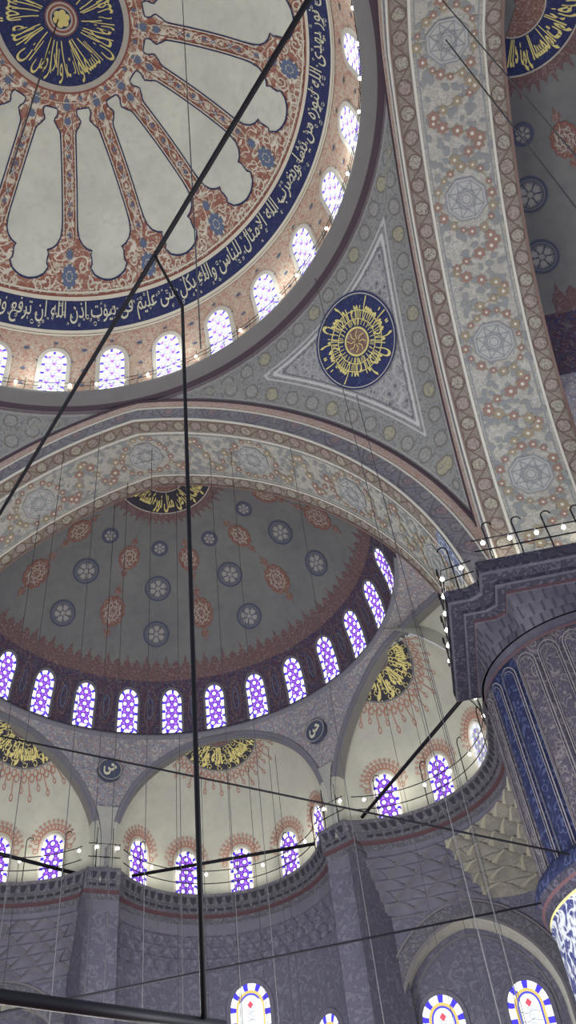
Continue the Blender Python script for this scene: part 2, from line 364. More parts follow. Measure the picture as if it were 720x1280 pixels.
# petals between the sixteen ribs
half = [(3.72, .74), (3.74, .46), (3.88, .43), (4.02, .47), (4.14, .57), (4.26, .62), (4.36, .56), (4.48, .50), (4.6, .40), (4.75, .36), (5.6, .35), (6.4, .35), (7.2, .35), (8.0, .35), (8.3, .37), (8.6, .44), (8.82, .60), (8.96, .82), (9.03, 1.06), (9.14, .99), (9.28, 1.04), (9.44, 1.07), (9.54, .99), (9.64, 1.08), (9.76, 1.2), (9.85, 1.42), (9.90, 1.6), (9.93, 1.8), (9.94, 1.95)]
RIB0 = 7.7
def petal_bound(r, d, sgn, c): return c + sgn * max(0.0, 11.25 - deg(d / r))
for k in range(-4, 7):
    c = RIB0 + 11.25 + 22.5 * (k - 1)
    mb = MB()
    for j in range(len(half) - 1):
        (r0, d0), (r1, d1) = half[j], half[j + 1]
        a0, a1 = 11.25 - deg(d0 / r0), 11.25 - deg(d1 / r1); a0 = max(a0, .05); a1 = max(a1, .05)
        n = 8
        for i in range(n):
            f0, f1 = -1 + 2 * i / n, -1 + 2 * (i + 1) / n
            mb.face([dpol(c + a0 * f0, r0, .02), dpol(c + a0 * f1, r0, .02), dpol(c + a1 * f1, r1, .02), dpol(c + a1 * f0, r1, .02)])
    pet = mb.build('petal_panel', 'petal', dome, smooth=True)
    out = [(petal_bound(r, d, 1, c), r) for r, d in half] + [(petal_bound(r, d, -1, c), r) for r, d in half[::-1]]
    # outline in plan metres
    pl = [(r * sin(rad(a)), r * cos(rad(a))) for a, r in out]
    def dplan(x, y, h=.05): return dpol(deg(atan2(x, y)), max(.02, min(10.9, hypot(x, y))), h)
    dense = []
    for i in range(len(pl)):
        p, q = pl[i], pl[(i + 1) % len(pl)]; L = hypot(q[0] - p[0], q[1] - p[1]); n = max(1, int(L / .4))
        for t in range(n): dense.append((p[0] + (q[0] - p[0]) * t / n, p[1] + (q[1] - p[1]) * t / n))
    mb = MB(); mb.ribbon(dplan, dense, .055, 0, True); mb.build('petal_outline', 'navyline', dome)
    mb = MB(); inner = [(x * 1 + (0) , y) for x, y in dense]
    # rib ornament: chain of small blue flowers on the rib at the petal's right edge
    rb = c - 11.25
    mb = MB()
    def rl(x, y, rb=rb, h=.045):               # x across, y = plan radius
        return dpol(rb + deg(x / max(y, .3)), y, h)
    for i in range(11):
        y = 4.9 + i * .36
        mb.poly(rl, [(.085 * (1.3 if j % 2 else .6) * cos(j * pi / 5), y + .11 * (1.3 if j % 2 else .6) * sin(j * pi / 5)) for j in range(10)], 0 if i % 3 else 2)
    for sgn in (-1, 1):
        mb.ribbon(rl, [(sgn * .17 * sin((y_ - 4.9) / .72 * pi + pi / 2), y_) for y_ in lin(3.9, 8.9, 60)], .035, 2)
        mb.ribbon(rl, [(sgn * .215, y_) for y_ in lin(3.9, 8.7, 12)], .03, 1)
        mb.ribbon(rl, [(sgn * .29, y_) for y_ in lin(4.7, 8.5, 12)], .045, 2)
    for y, s in ((9.78, .42), (9.12, .2), (3.62, .22), (4.22, .2)):
        mb.poly(rl, [(s * (1 if j % 2 else .62) * cos(j * pi / 8), y + s * (1 if j % 2 else .62) * sin(j * pi / 8)) for j in range(16)], 2 if s > .3 else 0)
        if s > .3:
            for j in range(8): mb.poly(lambda x, y_: rl(x, y_, h=.06), circ(.115, 8, .25 * cos(j * pi / 4), y + .25 * sin(j * pi / 4)), 0)
            mb.poly(lambda x, y_: rl(x, y_, h=.06), circ(.13, 8, 0, y), 0)
    for sgn in (-1, 1):   # scrolls inside the big rosette lobe
        for q in range(3):
            cx, cy = sgn * (.62 + .42 * q), (9.5, 9.95, 10.12)[q]
            mb.ribbon(rl, [(cx + sgn * (.22 - .016 * j) * cos(j * .55 + q), cy + (.22 - .016 * j) * sin(j * .55 + q)) for j in range(13)], .05, 2)
    mb.build('rib_flowers', ['blueflower', 'redline', 'cream'], dome)
# calligraphy ring
mb = MB(); mb.grid(lambda a, r: dpol(a, r, .03), azs, lin(10.42, 11.08, 6))
bandr = mb.build('inscription_band', 'navy', dome, smooth=True)
mb = MB()
for r, w in ((10.38, .10), (10.22, .05), (11.11, .06), (11.17, .035)):
    mb.grid(lambda a, q: dpol(a, q, .045), azs, [r - w / 2, r + w / 2])
mb.build('band_border', 'cream', dome)
mb = MB(); mb.grid(lambda a, q: dpol(a, q, .045), azs, [10.28, 10.33]); mb.build('band_line', 'redline', dome)
verse = 'نور على نور يهدى الله لنوره من يشاء ويضرب الله الامثال للناس والله بكل شىء عليم فى بيوت اذن الله ان ترفع ويذكر فيها'
verse = verse.replace('ء', '')
def bandmap(x, y):
    a = -41.5 + 141 * x; r = 11.03 - .58 * y; return dpol(a, r, .05)
lettering(verse, bandmap, 'cream_letter', bandr, 'calligraphy', .004)
mb = MB()       # long rising strokes and small signs that fill a thuluth line
random.seed(3)
for i in range(120):
    a = -34 + 140 * (i + random.random() * .7) / 120; L = random.uniform(.2, .4); r0 = random.uniform(10.55, 10.7); dr = random.uniform(-.9, 1.2)
    if i % 3: mb.ribbon(lambda x, y: dpol(x, y, .055), [(a + dr * t * .6, r0 + L * t) for t in lin(0, 1, 4)], .12 if False else .07, 0)
mb2 = MB()
for i in range(150):
    a = -35 + 142 * (i + .5 * random.random()) / 150; r = random.uniform(10.5, 11.0); s = random.uniform(.05, .1)
    pts = [(a + deg((s - .006 * j) * cos(j * .8 + i) / 11), r + (s - .006 * j) * sin(j * .8 + i) * .55) for j in range(9)]
    mb2.ribbon(lambda x, y: dpol(x, y, .04), pts, .02)
mb2.build('vine_scrolls', 'cream_letter', bandr)
# hub medallion
mb = MB(); mb.grid(lambda a, r: dpol(a, r, .05), azs, [.01, .6, 1.2, 1.8, 2.4, 2.78])
hub = mb.build('hub_medallion', 'navy', dome, smooth=True)
mb = MB()
for r0, r1, mi in ((2.78, 3.02, 0), (3.02, 3.10, 1), (.60, .68, 0), (.50, .60, 1), (.42, .5, 0), (.70, .74, 1), (3.45, 3.48, 2)):
    mb.grid(lambda a, r: dpol(a, r, .07), azs[::2], [r0, r1], mi)
mb.build('medallion_ring', ['ring', 'redline', 'cream'], hub)
mb = MB()
for j in range(6): mb.poly(lambda x, y: dplan(x, y, .08), circ(.15, 10, .24 * cos(j * pi / 3), .24 * sin(j * pi / 3)))
mb.poly(lambda x, y: dplan(x, y, .085), circ(.16, 12)); mb.build('gold_rosette', 'gold', hub)
hubv = 'ان الله يمسك السماوات والارض ان تزولا ولئن زالتا ان امسكهما من احد من بعده انه كان حليما غفورا'
for q, tx in enumerate(('من بعده انه كان', 'حليما غفورا', 'ان الله يمسك', 'السماوات والارض')):
    lettering(tx, lambda x, y: dpol(38 + 90 * q + 86 * x, 2.72 - 1.45 * y, .07), 'gold', hub, 'calligraphy', .0)
mb = MB()
for i in range(56):
    a = i * 360 / 56 + random.uniform(-2, 2); r0 = random.uniform(.85, 1.0); r1 = random.uniform(1.7, 2.5)
    if i % 7 in (0, 1, 2, 4): mb.ribbon(lambda x, y: dplan(x, y, .075), [(r * sin(rad(a + (r - .9) * 5)), r * cos(rad(a + (r - .9) * 5))) for r in lin(r0, r1, 5)], .045)
mb.build('long_strokes', 'gold', hub)
# petal tips collar round the hub
mb = MB()
for i in range(16):
    a = RIB0 + 22.5 * i
    for off, rr_ in ((0, 3.4), (11.25, 3.3)):
        x, y = rr_ * sin(rad(a + off)), rr_ * cos(rad(a + off))
        mb.poly(lambda x_, y_: dplan(x_, y_, .06), [(x + .13 * (1 if j % 2 else .5) * cos(j * pi / 6), y + .13 * (1 if j % 2 else .5) * sin(j * pi / 6)) for j in range(12)])
mb.build('collar_flowers', 'blueflower', dome)
# blue flowers of the drum, between and above windows
mb = MB()
for i in range(-6, 20):
    a = -17.04 + 360 / 28 * (i + .5)
    for z, s, da in ((37.9, .17, 0), (36.6, .13, 0), (38.3, .13, 360 / 56), (35.6, .12, 0), (37.2, .08, 2.6), (37.2, .08, -2.6)):
        q = drho(z) - .04
        f = lambda x, y, a=a + da, q=q, z=z: V(((q - .0) * sin(rad(a) + x / q), q * cos(rad(a) + x / q), z + y))
        mb.poly(f, [(s * (1 if j % 2 else .6) * cos(j * pi / 6), s * (1 if j % 2 else .6) * sin(j * pi / 6)) for j in range(12)])
mb.build('drum_flowers', 'blueflower', dome)
# ledge below the dome windows
mb = MB()
prof = [(11.62, 35.02), (11.57, 34.93), (11.60, 34.80), (11.78, 34.72), (11.82, 34.66), (12.0, 34.62), (12.08, 34.55), (12.34, 34.5), (12.42, 34.44)]
mb.grid(lambda a, i: V((prof[i][0] * sin(rad(a)), prof[i][0] * cos(rad(a)), prof[i][1])), azs, list(range(len(prof))), matfn=lambda i, j: 1 if j == 6 else 0)
mb.grid(lambda a, i: V(((RD + .05 if i else 11.62) * sin(rad(a)), (RD + .05 if i else 11.62) * cos(rad(a)), 35.02)), azs, [0, 1])
mb.build('trim_1', ['cornice', 'darkline'], smooth=True, kind='structure', label='plain grey ledge ringing the foot of the central dome', cat='ledge')

# ================================================================== GREAT ARCHES
def apt(s, o=0.0):
    """point on the pointed arch profile, s = arc metres from crown (signed)"""
    R_ = AW + AE + o; tm = math.acos(AE / R_); sg = 1 if s >= 0 else -1; t = tm - abs(s) / R_
    if t > 0: return sg * (-AE + R_ * cos(t)), AZ + R_ * sin(t)
    return sg * (AW + o), AZ + t * R_
def smax(zlow, o=0.0):
    R_ = AW + AE + o; tm = math.acos(AE / R_)
    if zlow >= AZ: return R_ * (tm - math.asin((zlow - AZ) / R_))
    return R_ * tm + AZ - zlow
ZF = 19.8
def arch(sd, n, label):
    T = side(sd); SM = smax(ZF)
    ss = lin(-SM, SM, 121)
    mb = MB()
    mb.grid(lambda s, y: T((apt(s)[0], y, apt(s)[1])), ss, [Y2, Y3], 0)
    mb.grid(lambda s, y: T((apt(s)[0], y, apt(s)[1])), ss, [Y3, Y4], 1)
    mb.grid(lambda s, y: T((apt(s)[0], y, apt(s)[1])), ss, [Y4, Y5], 2)
    def facep(s, o, y=Y2):
        x, z = apt(s, 0); R_ = AW + AE
        t = math.acos(AE / R_) - abs(s) / R_; sg = 1 if s >= 0 else -1
        if t > 0: x, z = sg * (-AE + (R_ + o) * cos(t)), AZ + (R_ + o) * sin(t)
        else: x += sg * o
        # keep crown pointed: both halves meet on the axis
        if sg * x < 0: x = 0
        return T((max(-Y2, min(Y2, x)), y, z))
    mb.grid(lambda s, o: facep(s, o), ss, lin(0, AO, 4), 3, uvfn=lambda s, o: (s, o))
    mb.grid(lambda s, o: facep(s, o, Y5), ss, [0, 2.5], 4)          # rear face
    root = mb.build(n, ['sring', 'softw', 'sring2', 'face', 'archi'], kind='structure', label=label, cat='arch')
    # mouldings on the near face
    mb = MB()
    def rail(off, w, th, mi, zcut=None):
        for o0, o1, y0, y1 in ((off, off, Y2, Y2 - th), (off, off + w, Y2 - th, Y2 - th), (off + w, off + w, Y2 - th, Y2)):
            mb.grid(lambda s, k: facep(s, o1 if k else o0, y1 if k else y0), ss, [0, 1], mi)
    rail(AO - .32, .26, .10, 0); rail(AO - .05, .09, .16, 1); rail(AO - .42, .06, .05, 2); rail(-.02, .07, .06, 2)
    mb.build('moulding', ['pink', 'darkline', 'white'], root)
    mb = MB()   # line mouldings on the soffit
    for y, w, h, mi in ((Y2 + .05, .05, .04, 1), (Y3, .09, .05, 0), (Y3 + .16, .04, .02, 2), (Y4, .09, .05, 0), (Y4 - .16, .04, .02, 2), (Y5 - .06, .10, .05, 1)):
        mb.grid(lambda s, k: T((lambda q: (q[0], y - w / 2 + w * k, q[1]))(apt(s, -h))), ss, [0, 1], mi)
    mb.build('soffit_lines', ['white', 'brownline', 'octline'], root)
    # octagonal medallions, garlands and leaves painted on the white field
    ym = (Y3 + Y4) / 2
    def fs(s, y, h=.02): q = apt(s, -h); return T((q[0], y, q[1]))
    stops = []
    for k in range(-3, 4):
        s0 = k * 5.05; stops.append(s0)
        if sd == 'Y' and k == 3: pass
        mb = MB(); f = lambda x, y: fs(s0 + x, ym + y, .03); g = lambda x, y: fs(s0 + x, ym + y, .045)
        mb.poly(f, circ(.74, 8, ph=pi / 8), 0)
        for r_, w in ((.74, .045), (.64, .03)): mb.ribbon(g, circ(r_, 8, ph=pi / 8), w, 1, True)
        for j in range(8):      # interlace star
            a, b = pi / 8 + j * pi / 4, pi / 8 + (j + 3) * pi / 4
            mb.ribbon(g, [(.62 * cos(a), .62 * sin(a)), (.62 * cos(b), .62 * sin(b))], .03, 1)
        for rr_ in (.36, .16): mb.ribbon(g, circ(rr_, 8), .03, 1, True)
        mb.build('octagon_medallion', ['octfill', 'octline'], root)
    random.seed(11 if sd == 'Y' else 12)
    mb = MB()
    def flower(s, y, r, mi, h=.04):
        n = 6; pts = [(r * (1 + .22 * cos(n * t)) * cos(t), r * (1 + .22 * cos(n * t)) * sin(t)) for t in [2 * pi * i / 18 for i in range(18)]]
        mb.poly(lambda a, b: fs(s + a, y + b, h), pts, mi); mb.poly(lambda a, b: fs(s + a, y + b, h + .01), circ(r * .35, 6), 3)
    def leafs(s, y, L, ang, mi, h=.03):
        ca, sa = cos(ang), sin(ang)
        pts = [(L * t, .32 * L * sin(pi * abs(t) ** .8) * sg) for sg, ts in ((1, lin(0, 1, 6)), (-1, lin(1, 0, 6)[1:-1])) for t in ts]
        mb.poly(lambda a, b: fs(s + a * ca - b * sa, y + a * sa + b * ca, h), pts, mi)
    for s0 in stops:
        for i in range(16):
            a = 2 * pi * (i + .3 * random.random()) / 16; R_ = .98 + .06 * sin(3 * a)
            s, y = s0 + R_ * 1.12 * cos(a), ym + R_ * .98 * sin(a)
            if abs(y - ym) > 1.12: continue
            flower(s, y, random.uniform(.10, .17), random.choice((0, 0, 1)))
            if i % 2: leafs(s, y, .22, a + random.uniform(-1, 1), 2)
        for i in range(14):      # S-shaped garland between medallions
            t = (i + .5) / 14; s = s0 + 1.25 + t * 2.55; y = ym + .78 * sin(t * 2 * pi * 1.5 + .6)
            flower(s, y, random.uniform(.12, .21), random.choice((0, 1, 1, 0)))
            leafs(s, y, .28, random.uniform(0, 6.28), 2); leafs(s, y, .2, random.uniform(0, 6.28), 2)
        for i in range(110):
            s = s0 + random.uniform(-1.3, 3.8); y = ym + random.uniform(-1.05, 1.05)
            if hypot(s - s0, y - ym) < .85 or hypot(s - s0 - 5.05, y - ym) < .85: continue
            leafs(s, y, random.uniform(.2, .36), random.uniform(0, 6.28), 2, .025)
    mb.build('garland', ['gardred', 'gardoch', 'leaf', 'white'], root)
    # wreath centre-line stems
    mb = MB()
    for s0 in stops:
        mb.ribbon(lambda a, b: fs(a, b, .028), [(s0 + 1.25 + t * 2.55, ym + .78 * sin(t * 3 * pi + .6)) for t in lin(0, 1, 30)], .03, 0)
        mb.ribbon(lambda a, b: fs(a, b, .028), [(s0 + 1.08 * cos(t), ym + .96 * sin(t)) for t in lin(0, 2 * pi, 32)], .03, 0)
    mb.build('garland_stem', ['gardoch'], root)
    return root
archY = arch('Y', 'trim_2', 'great painted arch framing the far semi-dome, octagon medallions on its underside')
archX = arch('X', 'trim_3', 'great painted arch sweeping down the right side onto the pier capital')
# blue tile patch and small bright footing where the arches meet
mb = MB()
for T in (side('Y'),):
    mb.grid(lambda s, y: T((lambda q: (q[0], y, q[1]))(apt(s, -.04))), lin(smax(23.6), smax(21.7), 6), [Y2 + .02, Y2 + 1.0])
mb.build('tile_patch', 'tile', archY)

# ------------------------------------------------------------------ pendentives
def xo(z, o=AO + .02): R_ = AW + AE + o; return -AE + sqrt(max(0, R_ * R_ - (z - AZ) ** 2))
ZT = 34.47
def pend_surface(mx, name, label):
    edge = [(V((xo(z), Y2, z)), i) for i, z in enumerate(lin(22.7, ZT, 60))]
    edge2 = [V((Y2, xo(z), z)) for z in lin(22.7, ZT, 60)]
    ring = [V((12.34 * sin(t), 12.34 * cos(t), ZT)) for t in lin(0, pi / 2, 60)]
    L1 = [V((xo(z), Y2, z)) for z in lin(22.7, ZT, 60)]
    def cum(L):
        c = [0]
        for i in range(1, len(L)): c.append(c[-1] + (L[i] - L[i - 1]).length)
        return c
    curves = [(L, cum(L)) for L in (L1, edge2, ring)]
    def uv(p):
        best = (1e9, 0)
        for L, c in curves:
            for i in range(len(L) - 1):
                a, b = L[i], L[i + 1]; ab = b - a; l2 = ab.length_squared
                if l2 < 1e-9: continue
                t = max(0, min(1, (p - a).dot(ab) / l2)); d = (p - a - ab * t).length
                if d < best[0]: best = (d, c[i] + sqrt(l2) * t)
        return (best[1], best[0])
    zs = lin(22.7, ZT, 46); nf = 44
    def P(f, z):
        x = min(xo(z), Y2 - .001); R_ = hypot(x, Y2); a0 = atan2(x, Y2); a = a0 + (pi / 2 - 2 * a0) * f
        return V((R_ * sin(a), R_ * cos(a), z))
    fsx = lin(0, 1, nf); cache = {}
    mb = MB(); b = 0
    for z in zs:
        for f in fsx: p = P(f, z); cache[(f, z)] = uv(p); mb.v.append((p.x * mx, p.y, p.z))
    for j in range(len(zs) - 1):
        for i in range(nf - 1):
            mb.f.append((j * nf + i, j * nf + i + 1, (j + 1) * nf + i + 1, (j + 1) * nf + i)); mb.m.append(0)
            mb.uv.append([cache[(fsx[i], zs[j])], cache[(fsx[i + 1], zs[j])], cache[(fsx[i + 1], zs[j + 1])], cache[(fsx[i], zs[j + 1])]])
    return mb.build(name, 'pend', smooth=True, kind='structure', label=label, cat='pendentive')
pen = pend_surface(1, 'ceiling', 'grey painted triangular pendentive carrying the round navy and gold calligraphy medallion')
pen2 = pend_surface(-1, 'ceiling', 'sliver of painted pendentive at the left edge below the central dome')
# medallion on the pendentive
def penproj(p, h):
    z = p.z; x = min(xo(z), Y2); R_ = hypot(x, Y2) - h; q = hypot(p.x, p.y); return V((p.x / q * R_, p.y / q * R_, z))
P0 = V((9.84, 9.79, 31.82)); e = .05
a = rad(45.1); T1 = V((cos(a), -sin(a), 0))
up = (penproj(P0 + V((0, 0, .2)), 0) - penproj(P0, 0)).normalized()
def pm(x, y, h=.05): return penproj(P0 + T1 * x + up * y, h)
MR = 1.87
mb = MB(); mb.grid(lambda t, r: pm(r * cos(t), r * sin(t)), lin(0, 2 * pi, 49), [.01, .5, 1, 1.4, MR - .1])
med = mb.build('calligraphy_medallion', 'navy', pen, smooth=True)
mb = MB()
for r0, r1, mi in ((MR - .10, MR - .06, 1), (MR - .06, MR - .02, 0), (MR - .02, MR + .05, 1), (.50, .58, 2), (.86, .90, 2), (1.18, 1.22, 2)):
    mb.grid(lambda t, r: pm(r * cos(t), r * sin(t), .075), lin(0, 2 * pi, 61), [r0, r1], mi)
mb.build('medallion_ring', ['ring', 'navyline', 'gold'], med)
mb = MB(); mb.grid(lambda t, r: pm(r * cos(t), r * sin(t), .07), lin(0, 2 * pi, 33), [.01, .5]); mb.build('red_centre', 'shamsa', med)
mb = MB()
for j in range(8): mb.ribbon(lambda x, y: pm(x, y, .08), [(.1 * cos(j * pi / 4), .1 * sin(j * pi / 4)), (.28 * cos(j * pi / 4 + .3), .28 * sin(j * pi / 4 + .3)), (.44 * cos(j * pi / 4), .44 * sin(j * pi / 4))], .035)
mb.build('star_rosette', 'gold', med)
def med_text(txt, a0, a1, r0, r1):
    lettering(txt, lambda x, y: (lambda t, r: pm(r * sin(t), r * cos(t), .08))(a1 + (a0 - a1) * x, max(.62, min(1.76, 2.0 - 1.75 * y))), 'gold', med, 'calligraphy', .004)
for i in range(2): med_text('بسم الله الرحمن الرحيم', rad(180 * i + 90), rad(180 * i - 86), 1.72, .66)
mb = MB()
for i in range(60):
    t = 2 * pi * i / 60; r0, r1 = (.66, .84) if i % 2 else (.92, 1.16)
    mb.ribbon(lambda x, y: pm(x, y, .082), [(r0 * cos(t), r0 * sin(t)), (r1 * cos(t), r1 * sin(t))], .03)
mb.build('short_strokes', 'gold', med)

# ================================================================== SEMI-DOMES
def sz(r): return HS + RISE * sqrt(max(0, 1 - (r / RS) ** 2))
def srho(z): return RS * sqrt(max(0, 1 - ((z - HS) / RISE) ** 2))
def spt(a, z, h=0.0, T=None):
    r = srho(z) - h; return T((r * sin(rad(a)), YC + r * cos(rad(a)), z))
class Motif:
    """local tangent coordinates on the semi-dome: x to the right, y towards the crown"""
    def __init__(s, a, r, T):
        s.T = T; s.p = V((r * sin(rad(a)), YC + r * cos(rad(a)), sz(r)))
        n = V((s.p.x / RS ** 2, (s.p.y - YC) / RS ** 2, (s.p.z - HS) / RISE ** 2)).normalized(); s.n = n
        s.tx = V((cos(rad(a)), -sin(rad(a)), 0)) if r > .01 else V((1, 0, 0))
        s.ty = -n.cross(s.tx) if True else None
        if s.ty.z < 0 and r > .01: s.ty = -s.ty
        if r <= .01: s.ty = V((0, -1, 0))
    def __call__(s, x, y, h=.03):
        p = s.p + s.tx * x + s.ty * y; d = p - V((0, YC, HS))
        k = 1 / sqrt((d.x ** 2 + d.y ** 2) / RS ** 2 + d.z ** 2 / RISE ** 2)
        q = V((0, YC, HS)) + d * k
        if p.y < YC:  # forward barrel
            d2 = V((p.x, 0, p.z - HS)); k = 1 / sqrt(d2.x ** 2 / RS ** 2 + d2.z ** 2 / RISE ** 2); q = V((d2.x * k, p.y, HS + d2.z * k))
        return s.T(q - s.n * h)
WAZ = 12.857
def window(n, label, f, w, h, style, frame='wframe', fw=.16, parent=None, point=.62):
    """f(x, y, depth) -> point; arched leaded window with surround, glass border and lattice pane"""
    def outline(ins, k=14):
        hw = w / 2 - ins; sp = h - w * point; top = h - ins * 1.15; pts = [(-hw, ins if ins > 0 else 0), (-hw, sp * .5), (-hw, sp)]
        for i in range(1, k):
            t = pi * i / k; e_ = 1.15
            pts.append((-hw * cos(t), sp + (top - sp) * (sin(t) ** .92)))
        pts += [(hw, sp), (hw, sp * .5), (hw, ins if ins > 0 else 0)]
        return pts
    def strip(mb, A, B, d0, d1, mi):
        c = 0
        for i in range(len(A) - 1):
            l = hypot(A[i + 1][0] - A[i][0], A[i + 1][1] - A[i][1])
            sub = max(1, int(l / .5))
            for q in range(sub):
                t0, t1 = q / sub, (q + 1) / sub
                L_ = lambda P_, t: (P_[i][0] + (P_[i + 1][0] - P_[i][0]) * t, P_[i][1] + (P_[i + 1][1] - P_[i][1]) * t)
                a0, a1, b0, b1 = L_(A, t0), L_(A, t1), L_(B, t0), L_(B, t1)
                mb.face([f(*a0, d0), f(*a1, d0), f(*b1, d1), f(*b0, d1)], mi, [(c + l * t0, 0), (c + l * t1, 0), (c + l * t1, .2), (c + l * t0, .2)])
            c += l
    mb = MB(); O = outline(-fw); I = outline(0)
    strip(mb, O, I, .07, .07, 0); strip(mb, outline(-fw - .03), O, .0, .07, 0); strip(mb, I, outline(.02), .07, .03, 0)
    root = mb.build(n, frame, parent, kind='structure', label=label, cat='window')
    bw = .17 if style != 'L' else .26
    A = outline(.02); B = outline(bw)
    mb = MB(); strip(mb, A, B, .035, .035, 0)
    mb.face([f(A[0][0], 0.02, .035), f(A[-1][0], .02, .035), f(B[-1][0], B[-1][1], .035), f(B[0][0], B[0][1], .035)], 0, [(0, 0), (w, 0), (w - .3, .2), (.15, .2)])
    mb.build('glass_border', {'A': 'borderA', 'D': 'borderD', 'E': 'borderE', 'L': 'borderL'}[style], root)
    mb = MB(); C = outline(bw)
    if style != 'L':
        mb.poly(lambda x, y: f(x, y, .036), C, 0)
        # keep metre UVs on the fan
        mb.build('glass_pane', {'A': 'glassA', 'D': 'glassD', 'E': 'glassE'}[style], root)
    else:
        mb.poly(lambda x, y: f(x, y, .036), C, 0)
        mb.build('glass_pane', 'gw', root)
        mb = MB(); strip(mb, outline(bw), outline(bw + .10), .04, .04, 0); mb.build('amber_band', 'gy', root)
        mb = MB(); strip(mb, outline(bw + .10), outline(bw + .17), .04, .04, 0); mb.build('blue_band', 'gb', root)
        cy = h - w * .5
        mb = MB(); mb.poly(lambda x, y: f(x, y, .045), [(0, cy - .16), (.13, cy), (0, cy + .16), (-.13, cy)]); mb.build('red_diamond', 'gr', root)
        mb = MB()
        for i in range(6):
            yy = cy - .32 - i * .3
            mb.ribbon(lambda x, y: f(x, y, .043), [(x, yy + .04 * sin(x * 12 + i)) for x in lin(-w / 2 + .45, w / 2 - .45, 8)], .03)
            mb.ribbon(lambda x, y: f(x, y, .043), circ(.09, 8, 0, yy + .14), .025, 0, True)
        mb.build('leading', 'gl', root)
    return root
WN = [0]
def wname(): WN[0] += 1; return 'window_%d' % WN[0]

